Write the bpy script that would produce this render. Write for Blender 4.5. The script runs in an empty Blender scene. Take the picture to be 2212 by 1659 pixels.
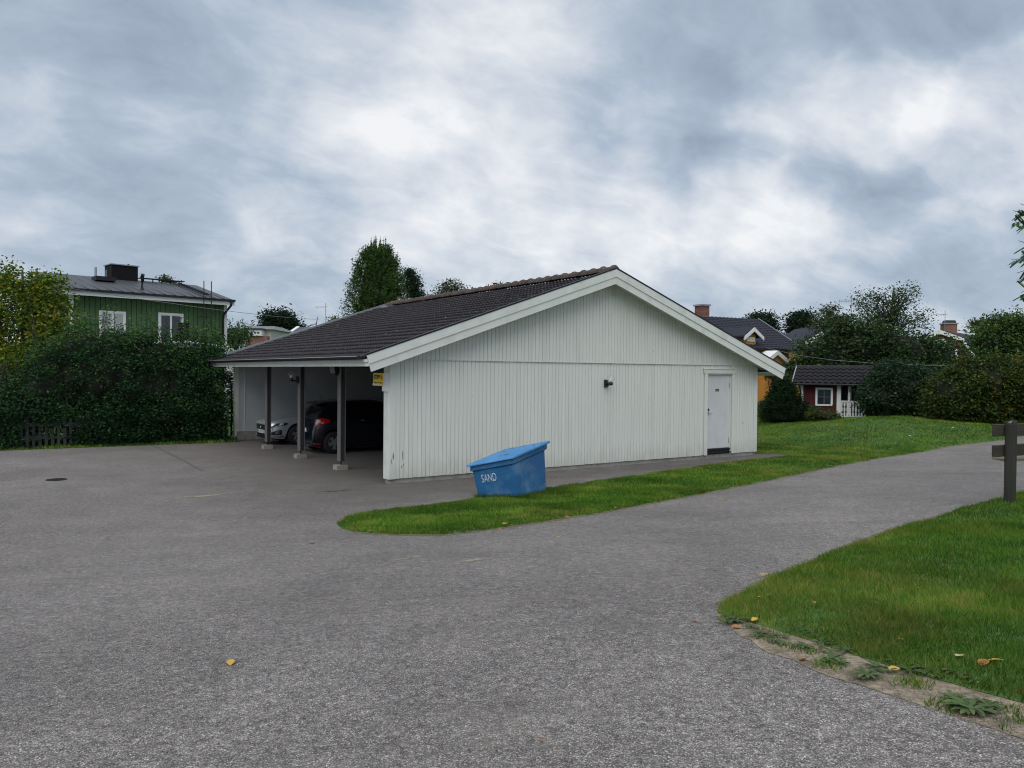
import bpy, bmesh, math, random
import numpy as np
from mathutils import Vector, Matrix, geometry
random.seed(7); RNG = np.random.default_rng(7)
C = bpy.context.scene.collection
R = math.radians
# ------------------------------------------------------------------ camera
F, PITCH, ROLL, CX, CY, H = 1683.5, -.0151, .0086, 1106., 829.5, 2.45
cam_d = bpy.data.cameras.new('camera'); cam = bpy.data.objects.new('camera', cam_d); C.objects.link(cam)
cam_d.sensor_width = 36; cam_d.lens = 36 * F / 2212; cam_d.clip_end = 3000; cam_d.clip_start = .05
cam.matrix_world = (Matrix.Translation((0, 0, H)) @ Matrix.Rotation(R(90) + PITCH, 4, 'X') @ Matrix.Rotation(ROLL, 4, 'Z'))
bpy.context.scene.camera = cam
# ------------------------------------------------------------------ exposure, sun, sky
sc = bpy.context.scene
sc.view_settings.view_transform = 'Standard'; sc.view_settings.look = 'None'
sc.view_settings.gamma = 1; sc.view_settings.use_curve_mapping = False
sc.cycles.filter_width = 1.1
EXPO = .9
sc.view_settings.exposure = EXPO
SUN_EL, SUN_AZ = R(58), R(200)        # azimuth from +Y clockwise: behind the viewer, a little to the left
sd = bpy.data.lights.new('sun', 'SUN'); so = bpy.data.objects.new('sun', sd); C.objects.link(so)
sd.energy = 1.3; sd.angle = R(75); sd.color = (1, .965, .91)
sdir = Vector((math.sin(SUN_AZ) * math.cos(SUN_EL), math.cos(SUN_AZ) * math.cos(SUN_EL), math.sin(SUN_EL)))
so.rotation_euler = sdir.to_track_quat('Z', 'Y').to_euler()
world = bpy.data.worlds.new('World'); sc.world = world; world.use_nodes = True

def at_dir(px, py):
    a, b = px - CX, py - CY
    c, s = math.cos(ROLL), math.sin(ROLL)
    sx, sy = a * c + b * s, -a * s + b * c
    x, up = sx / F, -sy / F
    c, s = math.cos(PITCH), math.sin(PITCH)
    return x, c - up * s, s + up * c

def build_sky():
    nt = world.node_tree; N = nt.nodes; L = nt.links; N.clear()
    def nd(t, **k):
        n = N.new(t)
        for a, b in k.items(): setattr(n, a, b)
        return n
    def val(n, i, v):
        n.inputs[i].default_value = v
    out = nd('ShaderNodeOutputWorld')
    tc = nd('ShaderNodeTexCoord')
    sky = nd('ShaderNodeTexSky', sky_type='NISHITA', sun_disc=False, sun_elevation=SUN_EL, sun_rotation=SUN_AZ)
    bgs = nd('ShaderNodeBackground'); val(bgs, 1, .05); L.new(sky.outputs[0], bgs.inputs[0])
    # a cloud layer seen in perspective: divide the direction by its height
    sep = nd('ShaderNodeSeparateXYZ'); L.new(tc.outputs['Generated'], sep.inputs[0])
    def M(op, a, b=None, c=None):
        n = nd('ShaderNodeMath', operation=op)
        for i, q in enumerate((a, b, c)):
            if q is None: continue
            if isinstance(q, (int, float)): n.inputs[i].default_value = q
            else: L.new(q, n.inputs[i])
        return n.outputs[0]
    zc = M('MAXIMUM', sep.outputs[2], 0.0); zz = M('ADD', zc, .50)
    u, v = M('DIVIDE', sep.outputs[0], zz), M('DIVIDE', sep.outputs[1], zz)
    # rotate so streaks run from lower left to upper right
    ca, sa = math.cos(R(-28)), math.sin(R(-28))
    u2 = M('ADD', M('MULTIPLY', u, ca), M('MULTIPLY', v, -sa)); v2 = M('ADD', M('MULTIPLY', u, sa), M('MULTIPLY', v, ca))
    comb = nd('ShaderNodeCombineXYZ'); L.new(M('MULTIPLY', u2, .72), comb.inputs[0]); L.new(v2, comb.inputs[1])
    def noise(scale, detail, rough, dist, off, src=comb):
        mp = nd('ShaderNodeMapping'); mp.inputs['Location'].default_value = off
        L.new(src.outputs[0], mp.inputs[0])
        n = nd('ShaderNodeTexNoise', noise_dimensions='3D'); L.new(mp.outputs[0], n.inputs['Vector'])
        n.inputs['Scale'].default_value = scale; n.inputs['Detail'].default_value = detail
        n.inputs['Roughness'].default_value = rough; n.inputs['Distortion'].default_value = dist
        return n
    n1 = noise(2.0, 2, .45, .3, (3.1, 1.7, 0)); n2 = noise(6.2, 6.0, .52, .55, (9.3, 4.2, 0)); n3 = noise(16, 5, .6, .5, (1.3, 7.7, 0))
    f = M('ADD', M('MULTIPLY', M('SUBTRACT', n1.outputs[0], .5), .50), M('MULTIPLY', M('SUBTRACT', n2.outputs[0], .5), .80))
    f = M('ADD', f, M('MULTIPLY', M('SUBTRACT', n3.outputs[0], .5), .38))
    # directions bent by noise, then the large bright and dark banks of this sky
    nb = noise(3.4, 5, .55, 0, (0, 5, 0), src=tc_as(tc))
    sub = nd('ShaderNodeVectorMath', operation='SUBTRACT'); L.new(nb.outputs['Color'], sub.inputs[0]); sub.inputs[1].default_value = (.5, .5, .5)
    sca = nd('ShaderNodeVectorMath', operation='SCALE'); L.new(sub.outputs[0], sca.inputs[0]); sca.inputs['Scale'].default_value = .26
    add = nd('ShaderNodeVectorMath', operation='ADD'); L.new(tc.outputs['Generated'], add.inputs[0]); L.new(sca.outputs[0], add.inputs[1])
    nrm = nd('ShaderNodeVectorMath', operation='NORMALIZE'); L.new(add.outputs[0], nrm.inputs[0])
    banks = [(40, 330, 8, .16), (300, 400, 9, .14), (560, 300, 9, .15), (760, 400, 9, .15), (900, 240, 8, .10), (1080, 60, 5, .32), (1060, 170, 5, .12), (1020, 330, 7, .14), (1050, 450, 8, .34), (1300, 420, 7, .36), (1420, 390, 5, .26), (780, 450, 7, .2), (1200, 330, 6, .14),
             (1660, 400, 5, .50), (1740, 220, 4, .42), (1880, 210, 4, .42), (1990, 250, 4, .3), (2130, 290, 6, .52), (1560, 110, 5, .12), (1640, 500, 5, .22), (1760, 490, 4, .18), (1900, 310, 3, .2), (2180, 190, 4, .3), (1500, 480, 5, .14),
             (230, 130, 10, -.16), (330, 230, 6, -.10), (60, 170, 7, -.08), (700, 60, 6, -.05), (1210, 235, 4, -.16), (1440, 210, 5, -.20), (1560, 280, 4, -.12), (1620, 40, 7, -.12), (1980, 60, 9, -.26), (2060, 240, 3, -.34), (1860, 390, 4, -.28), (1800, 320, 3, -.28), (1550, 370, 4, -.22), (2190, 520, 6, -.16),
             (120, 520, 8, -.14), (500, 560, 9, -.17), (850, 590, 8, -.15), (1180, 540, 5, -.10), (300, 620, 9, -.12), (2060, 560, 7, -.08), (1750, 590, 8, -.06), (2000, 470, 5, -.12)]
    for px, py, rad, w in banks:
        d = Vector(at_dir(px, py)).normalized()
        dt = nd('ShaderNodeVectorMath', operation='DOT_PRODUCT'); L.new(nrm.outputs[0], dt.inputs[0]); dt.inputs[1].default_value = d
        mr = nd('ShaderNodeMapRange', interpolation_type='SMOOTHERSTEP')
        L.new(dt.outputs['Value'], mr.inputs[0]); mr.inputs[1].default_value = math.cos(R(rad * 1.3)); mr.inputs[2].default_value = 1
        mr.inputs[3].default_value = 0; mr.inputs[4].default_value = w * (.50 if w > 0 else .50)
        f = M('ADD', f, mr.outputs[0])
    f = M('ADD', f, .56)
    cr = nd('ShaderNodeValToRGB'); L.new(f, cr.inputs[0]); e = cr.color_ramp.elements
    k = 2 ** -EXPO
    stops = [(.0, (.235, .29, .375)), (.25, (.325, .395, .495)), (.5, (.44, .525, .635)), (.70, (.63, .685, .765)), (.90, (.83, .86, .90)), (1.0, (.94, .95, .97))]
    e[0].position, e[0].color = stops[0][0], tuple(c * k for c in stops[0][1]) + (1,)
    e[1].position, e[1].color = stops[-1][0], tuple(c * k for c in stops[-1][1]) + (1,)
    for p, c in stops[1:-1]:
        q = e.new(p); q.color = tuple(a * k for a in c) + (1,)
    bgc = nd('ShaderNodeBackground'); L.new(cr.outputs[0], bgc.inputs[0]); val(bgc, 1, 1.0)
    mx = nd('ShaderNodeMixShader'); mx.inputs[0].default_value = .93
    L.new(bgs.outputs[0], mx.inputs[1]); L.new(bgc.outputs[0], mx.inputs[2]); L.new(mx.outputs[0], out.inputs[0])
class _O:
    pass
def tc_as(tc):
    o = _O(); o.outputs = [tc.outputs['Generated']]; return o
build_sky()
world['kind'] = 'structure'
# ------------------------------------------------------------------ the lie of the land
GX, GY, GT = -2.6463, 16.8279, .595                # near corner of the garage and the turn of its gable wall
cu, su = math.cos(GT), math.sin(GT)
def uv(x, y): return cu * (x - GX) + su * (y - GY), -su * (x - GX) + cu * (y - GY)
def wxy(u, v): return GX + u * cu - v * su, GY + u * su + v * cu
def sstep(a, b, x):
    t = min(1, max(0, (x - a) / (b - a))); return t * t * (3 - 2 * t)
def g(x, y):
    u, v = uv(x, y); return .85 * sstep(1.5, 15, -v) + .5 * sstep(14, 27, u) + .45 * math.exp(-((x - 14.6) / 3.4) ** 2 - ((y - 30) / 3.0) ** 2)
def at(px, py, Y):
    x, y, z = at_dir(px, py); return Vector((x / y * Y, Y, H + z / y * Y))
def gnd(px, py):
    x, y, z = at_dir(px, py); x /= y; z /= y; Y = 1.
    while Y < 300 and H + z * Y > g(x * Y, Y): Y *= 1.0015
    return Vector((x * Y, Y, g(x * Y, Y)))
# ------------------------------------------------------------------ materials
MATS = {}
def mat(name, col, rough=.7, var=.12, scale=8, bump=0, bscale=60, metal=0, spec=.5, attr=None, coat=0, stretch=None, dirt=0, alt=None, altscale=1.5, altlo=.5, althi=.7, trans=0):
    if name in MATS: return MATS[name]
    m = bpy.data.materials.new(name); m.use_nodes = True; MATS[name] = m
    nt = m.node_tree; N, L = nt.nodes, nt.links; b = N['Principled BSDF']
    tc = N.new('ShaderNodeTexCoord'); src = tc.outputs['Object']
    oi = N.new('ShaderNodeObjectInfo'); om = N.new('ShaderNodeMath'); om.operation = 'MULTIPLY'; L.new(oi.outputs['Random'], om.inputs[0]); om.inputs[1].default_value = 57.0
    oa = N.new('ShaderNodeVectorMath'); oa.operation = 'ADD'; L.new(src, oa.inputs[0]); L.new(om.outputs[0], oa.inputs[1]); src = oa.outputs[0]
    if stretch:
        mp = N.new('ShaderNodeMapping'); mp.inputs['Scale'].default_value = stretch; L.new(src, mp.inputs[0]); src = mp.outputs[0]
    n = N.new('ShaderNodeTexNoise'); n.inputs['Scale'].default_value = scale; n.inputs['Detail'].default_value = 5; L.new(src, n.inputs['Vector'])
    mr = N.new('ShaderNodeMapRange'); L.new(n.outputs[0], mr.inputs[0]); mr.inputs[1].default_value = .25; mr.inputs[2].default_value = .75
    mr.inputs[3].default_value = 1 - var; mr.inputs[4].default_value = 1 + var
    fac = mr.outputs[0]
    if attr:
        a = N.new('ShaderNodeAttribute'); a.attribute_name = attr
        cr = N.new('ShaderNodeValToRGB'); L.new(a.outputs['Fac'], cr.inputs[0]); el = cr.color_ramp.elements
        cs = col
        el[0].position = 0; el[0].color = (*cs[0], 1); el[1].position = 1; el[1].color = (*cs[-1], 1)
        for i, c in enumerate(cs[1:-1]):
            q = el.new((i + 1) / (len(cs) - 1)); q.color = (*c, 1)
        base = cr.outputs[0]
    else:
        rgb = N.new('ShaderNodeRGB'); rgb.outputs[0].default_value = (*col, 1); base = rgb.outputs[0]
    if alt:
        n3 = N.new('ShaderNodeTexNoise'); n3.inputs['Scale'].default_value = altscale; n3.inputs['Detail'].default_value = 8; n3.inputs['Roughness'].default_value = .65; L.new(src, n3.inputs['Vector'])
        m3 = N.new('ShaderNodeMapRange'); L.new(n3.outputs[0], m3.inputs[0]); m3.inputs[1].default_value = altlo; m3.inputs[2].default_value = althi
        mx = N.new('ShaderNodeMix'); mx.data_type = 'RGBA'; L.new(m3.outputs[0], mx.inputs[0]); L.new(base, mx.inputs[6]); mx.inputs[7].default_value = (*alt, 1); base = mx.outputs[2]
    if dirt:      # splash dirt and algae low on the boards, broken up by noise
        sz = N.new('ShaderNodeSeparateXYZ'); L.new(tc.outputs['Object'], sz.inputs[0]); dn = N.new('ShaderNodeTexNoise'); dn.inputs['Scale'].default_value = 9; dn.inputs['Detail'].default_value = 6; L.new(src, dn.inputs['Vector'])
        da = N.new('ShaderNodeMath'); da.operation = 'MULTIPLY_ADD'; L.new(dn.outputs[0], da.inputs[0]); da.inputs[1].default_value = .9; L.new(sz.outputs[2], da.inputs[2])
        dm_ = N.new('ShaderNodeMapRange'); L.new(da.outputs[0], dm_.inputs[0]); dm_.inputs[1].default_value = .42; dm_.inputs[2].default_value = .95; dm_.inputs[3].default_value = dirt; dm_.inputs[4].default_value = 0
        dx = N.new('ShaderNodeMix'); dx.data_type = 'RGBA'; L.new(dm_.outputs[0], dx.inputs[0]); L.new(base, dx.inputs[6]); dx.inputs[7].default_value = (.24, .25, .20, 1); base = dx.outputs[2]
    ob = N.new('ShaderNodeMapRange'); L.new(oi.outputs['Random'], ob.inputs[0]); ob.inputs[3].default_value = 1 - var * .35; ob.inputs[4].default_value = 1 + var * .35
    fm = N.new('ShaderNodeMath'); fm.operation = 'MULTIPLY'; L.new(fac, fm.inputs[0]); L.new(ob.outputs[0], fm.inputs[1]); fac = fm.outputs[0]
    vm = N.new('ShaderNodeVectorMath'); vm.operation = 'SCALE'; L.new(base, vm.inputs[0]); L.new(fac, vm.inputs['Scale'])
    L.new(vm.outputs[0], b.inputs['Base Color'])
    b.inputs['Roughness'].default_value = rough; b.inputs['Metallic'].default_value = metal; b.inputs['Specular IOR Level'].default_value = spec
    if coat: b.inputs['Coat Weight'].default_value = coat; b.inputs['Coat Roughness'].default_value = .04
    if bump:
        n2 = N.new('ShaderNodeTexNoise'); n2.inputs['Scale'].default_value = bscale; n2.inputs['Detail'].default_value = 4; L.new(src, n2.inputs['Vector'])
        bp = N.new('ShaderNodeBump'); bp.inputs['Strength'].default_value = bump; bp.inputs['Distance'].default_value = .01; L.new(n2.outputs[0], bp.inputs['Height']); L.new(bp.outputs[0], b.inputs['Normal'])
    if trans:
        tr = N.new('ShaderNodeBsdfTranslucent'); L.new(vm.outputs[0], tr.inputs[0]); ms = N.new('ShaderNodeMixShader'); ms.inputs[0].default_value = trans
        o = N['Material Output']; L.new(b.outputs[0], ms.inputs[1]); L.new(tr.outputs[0], ms.inputs[2]); L.new(ms.outputs[0], o.inputs[0])
    return m
def glass_mat():
    m = bpy.data.materials.new('clear_glass'); m.use_nodes = True; nt = m.node_tree; N, L = nt.nodes, nt.links
    N.clear(); o = N.new('ShaderNodeOutputMaterial'); t = N.new('ShaderNodeBsdfTransparent'); gl = N.new('ShaderNodeBsdfGlossy'); gl.inputs['Roughness'].default_value = .03
    fr = N.new('ShaderNodeLayerWeight'); fr.inputs[0].default_value = .35; ms = N.new('ShaderNodeMixShader')
    mr = N.new('ShaderNodeMapRange'); L.new(fr.outputs['Facing'], mr.inputs[0]); mr.inputs[3].default_value = .03; mr.inputs[4].default_value = .30
    L.new(mr.outputs[0], ms.inputs[0]); L.new(t.outputs[0], ms.inputs[1]); L.new(gl.outputs[0], ms.inputs[2]); L.new(ms.outputs[0], o.inputs[0]); return m
GLASS = glass_mat()
def asphalt_mat():
    m = bpy.data.materials.new('worn_asphalt'); m.use_nodes = True; nt = m.node_tree; N, L = nt.nodes, nt.links; b = N['Principled BSDF']
    tc = N.new('ShaderNodeTexCoord'); src = tc.outputs['Object']
    def noise(s, d, r=.5, off=(0, 0, 0), sc_=(1, 1, 1), rot=0):
        mp = N.new('ShaderNodeMapping'); mp.inputs['Location'].default_value = off; mp.inputs['Scale'].default_value = sc_; mp.inputs['Rotation'].default_value = (0, 0, rot); L.new(src, mp.inputs[0])
        n = N.new('ShaderNodeTexNoise'); n.inputs['Scale'].default_value = s; n.inputs['Detail'].default_value = d; n.inputs['Roughness'].default_value = r; L.new(mp.outputs[0], n.inputs['Vector']); return n.outputs[0]
    def mr(x, a, b_, c=0, d=1):
        n = N.new('ShaderNodeMapRange'); L.new(x, n.inputs[0]); n.inputs[1].default_value = a; n.inputs[2].default_value = b_; n.inputs[3].default_value = c; n.inputs[4].default_value = d; return n.outputs[0]
    def mix(f, a, c):
        n = N.new('ShaderNodeMix'); n.data_type = 'RGBA'
        if isinstance(f, float): n.inputs[0].default_value = f
        else: L.new(f, n.inputs[0])
        for i, q in ((6, a), (7, c)):
            if isinstance(q, tuple): n.inputs[i].default_value = (*q, 1)
            else: L.new(q, n.inputs[i])
        return n.outputs[2]
    vo = N.new('ShaderNodeTexVoronoi'); vo.inputs['Scale'].default_value = 140; L.new(src, vo.inputs['Vector'])
    sp = N.new('ShaderNodeSeparateColor'); L.new(vo.outputs['Color'], sp.inputs[0])
    cr = N.new('ShaderNodeValToRGB'); L.new(sp.outputs[0], cr.inputs[0]); e = cr.color_ramp.elements
    e[0].color = (.060, .056, .055, 1); e[1].color = (.44, .42, .395, 1); e[1].position = 1
    for p, c in ((.35, (.145, .134, .129)), (.6, (.225, .206, .197)), (.78, (.295, .228, .20)), (.86, (.33, .31, .30)), (.96, (.46, .44, .42))):
        q = e.new(p); q.color = (*c, 1)
    gaps = mr(vo.outputs['Distance'], .35, .75)
    stone = mix(gaps, cr.outputs[0], (.055, .052, .050))
    vo2 = N.new('ShaderNodeTexVoronoi'); vo2.inputs['Scale'].default_value = 34; L.new(src, vo2.inputs['Vector'])
    s2 = N.new('ShaderNodeSeparateColor'); L.new(vo2.outputs['Color'], s2.inputs[0])
    stone = mix(mr(s2.outputs[1], 0, 1, .0, .30), stone, (.21, .20, .195))
    big = noise(.32, 5, .6); mid = noise(1.7, 5, .6, (4, 2, 0)); fine = noise(9, 4, .6)
    g1 = noise(42, 2, .7, (3, 9, 0)); g2 = noise(15, 3, .8, (8, 1, 0)); gg = N.new('ShaderNodeMath'); gg.operation = 'MULTIPLY'; L.new(mr(g1, .33, .67, .76, 1.34), gg.inputs[0]); L.new(mr(g2, .35, .65, .72, 1.34), gg.inputs[1])
    gs = N.new('ShaderNodeVectorMath'); gs.operation = 'SCALE'; L.new(stone, gs.inputs[0]); L.new(gg.outputs[0], gs.inputs['Scale']); stone = gs.outputs[0]
    vs = N.new('ShaderNodeVectorMath'); vs.operation = 'SCALE'; L.new(stone, vs.inputs[0])
    mul = N.new('ShaderNodeMath'); mul.operation = 'MULTIPLY'; L.new(mr(big, .3, .7, .80, 1.24), mul.inputs[0]); L.new(mr(mid, .3, .7, .9, 1.1), mul.inputs[1])
    m2 = N.new('ShaderNodeMath'); m2.operation = 'MULTIPLY'; L.new(mul.outputs[0], m2.inputs[0]); L.new(mr(fine, .3, .7, .93, 1.07), m2.inputs[1])
    L.new(m2.outputs[0], vs.inputs['Scale'])
    col = vs.outputs[0]
    # pale dust and damp, moss dark ground beside the building
    col = mix(mr(noise(.5, 6, .7, (7, 3, 0)), .52, .78, 0, .35), col, (.28, .255, .22))
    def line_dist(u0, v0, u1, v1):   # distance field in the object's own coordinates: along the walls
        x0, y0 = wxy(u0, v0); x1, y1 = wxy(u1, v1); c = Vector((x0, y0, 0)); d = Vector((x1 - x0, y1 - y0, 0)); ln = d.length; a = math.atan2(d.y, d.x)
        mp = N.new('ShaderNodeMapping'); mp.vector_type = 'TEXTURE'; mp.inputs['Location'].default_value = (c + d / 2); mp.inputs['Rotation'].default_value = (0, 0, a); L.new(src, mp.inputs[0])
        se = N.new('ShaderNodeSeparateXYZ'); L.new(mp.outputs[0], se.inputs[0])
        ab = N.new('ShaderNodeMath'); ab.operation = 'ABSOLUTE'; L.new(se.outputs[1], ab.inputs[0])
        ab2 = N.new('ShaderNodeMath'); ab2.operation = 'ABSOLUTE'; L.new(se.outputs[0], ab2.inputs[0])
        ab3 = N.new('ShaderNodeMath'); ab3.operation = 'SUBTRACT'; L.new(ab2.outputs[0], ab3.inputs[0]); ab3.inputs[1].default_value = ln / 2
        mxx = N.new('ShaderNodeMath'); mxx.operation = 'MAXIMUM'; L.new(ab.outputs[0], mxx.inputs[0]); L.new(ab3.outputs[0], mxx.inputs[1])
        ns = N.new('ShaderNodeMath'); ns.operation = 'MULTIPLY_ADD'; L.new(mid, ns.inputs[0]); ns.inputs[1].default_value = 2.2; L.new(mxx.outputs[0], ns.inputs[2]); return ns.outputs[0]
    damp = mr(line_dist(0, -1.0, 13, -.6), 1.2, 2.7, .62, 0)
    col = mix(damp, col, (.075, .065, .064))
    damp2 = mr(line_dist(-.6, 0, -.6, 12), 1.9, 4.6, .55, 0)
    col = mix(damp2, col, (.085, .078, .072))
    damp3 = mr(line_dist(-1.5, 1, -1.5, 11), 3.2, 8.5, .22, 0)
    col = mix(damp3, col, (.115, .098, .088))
    streak = noise(1.1, 6, .65, (2, 2, 0), (.22, 1.3, 1), GT + .5)
    col = mix(mr(streak, .54, .72, 0, .38), col, (.105, .095, .088))
    L.new(col, b.inputs['Base Color']); b.inputs['Roughness'].default_value = .82; b.inputs['Specular IOR Level'].default_value = .35
    bp = N.new('ShaderNodeBump'); bp.inputs['Strength'].default_value = .75; bp.inputs['Distance'].default_value = .006; bp.invert = True
    L.new(vo.outputs['Distance'], bp.inputs['Height'])
    bp2 = N.new('ShaderNodeBump'); bp2.inputs['Strength'].default_value = .35; bp2.inputs['Distance'].default_value = .02; L.new(fine, bp2.inputs['Height']); L.new(bp.outputs[0], bp2.inputs['Normal']); L.new(bp2.outputs[0], b.inputs['Normal'])
    return m
def brick_mat(name, c1, c2):
    m = bpy.data.materials.new(name); m.use_nodes = True; nt = m.node_tree; N, L = nt.nodes, nt.links; b = N['Principled BSDF']
    tc = N.new('ShaderNodeTexCoord'); mp = N.new('ShaderNodeMapping'); mp.inputs['Rotation'].default_value = (R(90), 0, 0); L.new(tc.outputs['Object'], mp.inputs[0])
    br = N.new('ShaderNodeTexBrick'); br.inputs['Scale'].default_value = 1; br.inputs['Brick Width'].default_value = .25; br.inputs['Row Height'].default_value = .08; br.inputs['Mortar Size'].default_value = .008
    br.inputs['Color1'].default_value = (*c1, 1); br.inputs['Color2'].default_value = (*c2, 1); br.inputs['Mortar'].default_value = (.3, .28, .26, 1); L.new(mp.outputs[0], br.inputs[0])
    L.new(br.outputs[0], b.inputs['Base Color']); b.inputs['Roughness'].default_value = .9
    bp = N.new('ShaderNodeBump'); bp.inputs['Distance'].default_value = .01; L.new(br.outputs['Fac'], bp.inputs['Height']); bp.invert = True; L.new(bp.outputs[0], b.inputs['Normal']); return m

W_BOARD = mat('pale_green_white_paint', (.68, .695, .645), .6, .035, 3, .25, 45, stretch=(1, 1, .25), alt=(.56, .60, .54), altscale=1.3, altlo=.5, althi=.85, dirt=.35)
W_BARGE = mat('pale_trim_paint', (.68, .71, .66), .5, .05, 3, .15, 60, alt=(.46, .50, .46), altscale=2.2, altlo=.5, althi=.9)
W_DOOR = mat('grey_white_door_paint', (.63, .64, .655), .45, .03, 2, .04, 30, alt=(.50, .53, .50), altscale=.8, altlo=.45, althi=.8)
W_TRIM = mat('white_paint', (.72, .73, .72), .5, .05, 5, .1)
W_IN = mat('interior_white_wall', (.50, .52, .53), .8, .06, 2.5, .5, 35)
CONC = mat('weathered_concrete', (.27, .26, .235), .9, .22, 6, .6, 40, alt=(.14, .145, .11), altscale=2.5, altlo=.5, althi=.75)
PLINTH = mat('pale_concrete_block', (.27, .26, .225), .9, .15, 10, .5, 50)
TILE = mat('dark_concrete_tile', (.033, .030, .034), .85, .30, 14, .5, 90, spec=.2, alt=(.115, .105, .11), altscale=5, altlo=.55, althi=.85)
RIDGE = mat('lichened_ridge_tile', (.085, .074, .070), .9, .5, 18, .6, 60, alt=(.25, .088, .032), altscale=8, altlo=.54, althi=.68, spec=.2)
DARKMETAL = mat('dark_sheet_metal', (.016, .017, .020), .5, .1, 6, metal=0, spec=.3)
GREYMETAL = mat('grey_sheet_metal', (.34, .37, .40), .4, .08, 6, metal=.6)
RIMMETAL = mat('galvanised_gutter_rim', (.45, .47, .5), .35, .08, 6, metal=.6)
BLACK = mat('black_plastic', (.012, .012, .014), .4, .1)
POSTG = mat('grey_weathered_timber', (.125, .13, .138), .85, .22, 9, .35, 40, stretch=(1, 1, .1))
POSTB = mat('brown_stained_timber', (.034, .026, .024), .8, .2, 9, .3, 40, stretch=(1, 1, .1))
ASPH = asphalt_mat()
SOIL = mat('bare_sandy_soil', (.28, .23, .165), .95, .45, 26, 1.0, 90, alt=(.11, .088, .055), altscale=4.5, altlo=.48, althi=.64)
SAND = mat('yellow_dust', (.33, .265, .175), .95, .2, 9, .7, 90)
LAWN = mat('lawn_ground', (.045, .105, .016), .95, .3, 3, .8, 50, alt=(.085, .105, .022), altscale=.9, altlo=.48, althi=.72)
BLADE = mat('grass_blades', [(.028, .084, .008), (.060, .150, .013), (.120, .215, .024), (.23, .22, .055)], .7, .5, .9, attr='v', trans=.25, spec=.12)
BLADE_Y = BLADE
def leafm(name, cols, **k): return mat(name, cols, k.get('rough', .6), k.get('var', .35), k.get('scale', .8), attr='v', trans=k.get('trans', .28), spec=k.get('spec', .08))
L_HEDGE = leafm('hedge_leaves', [(0.009, 0.030, 0.013), (0.019, 0.060, 0.022), (0.039, 0.102, 0.033), (0.090, 0.173, 0.042)], spec=.12)
L_YEL = leafm('yellowing_leaves', [(.045, .095, .018), (.075, .14, .02), (.14, .175, .02), (.33, .25, .02)], var=.4)
L_THUJA = leafm('thuja_sprays', [(0.020, 0.061, 0.017), (0.044, 0.105, 0.024), (0.085, 0.145, 0.034), (0.187, 0.170, 0.060)])
L_PINE = leafm('pine_needles', [(0.018, 0.033, 0.020), (0.027, 0.050, 0.027), (0.043, 0.062, 0.035)])
L_BIRCH = leafm('birch_leaves', [(.04, .06, .025), (.07, .09, .035), (.12, .13, .06)])
L_DARK = leafm('dark_tree_leaves', [(0.020, 0.046, 0.019), (0.035, 0.070, 0.026), (0.061, 0.104, 0.041), (0.102, 0.145, 0.065)])
L_AUT = leafm('autumn_bush_leaves', [(0.022, 0.046, 0.016), (0.035, 0.068, 0.019), (0.068, 0.092, 0.022), (0.176, 0.142, 0.024)], var=.4)
L_LIME = leafm('mid_green_leaves', [(0.025, 0.062, 0.018), (0.050, 0.106, 0.025), (0.088, 0.150, 0.037), (0.150, 0.188, 0.050)])
L_RED = leafm('reddish_leaves', [(.022, .022, .014), (.05, .035, .02), (.07, .06, .03)])
L_WEED = leafm('weed_leaves', [(.05, .085, .035), (.085, .125, .05), (.13, .17, .075)], trans=.1)
BARK = mat('bark', (.085, .07, .055), .9, .3, 10, .8, 40)
BARKD = mat('dark_bark', (.04, .034, .03), .9, .3, 10, .8, 40)
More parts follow.
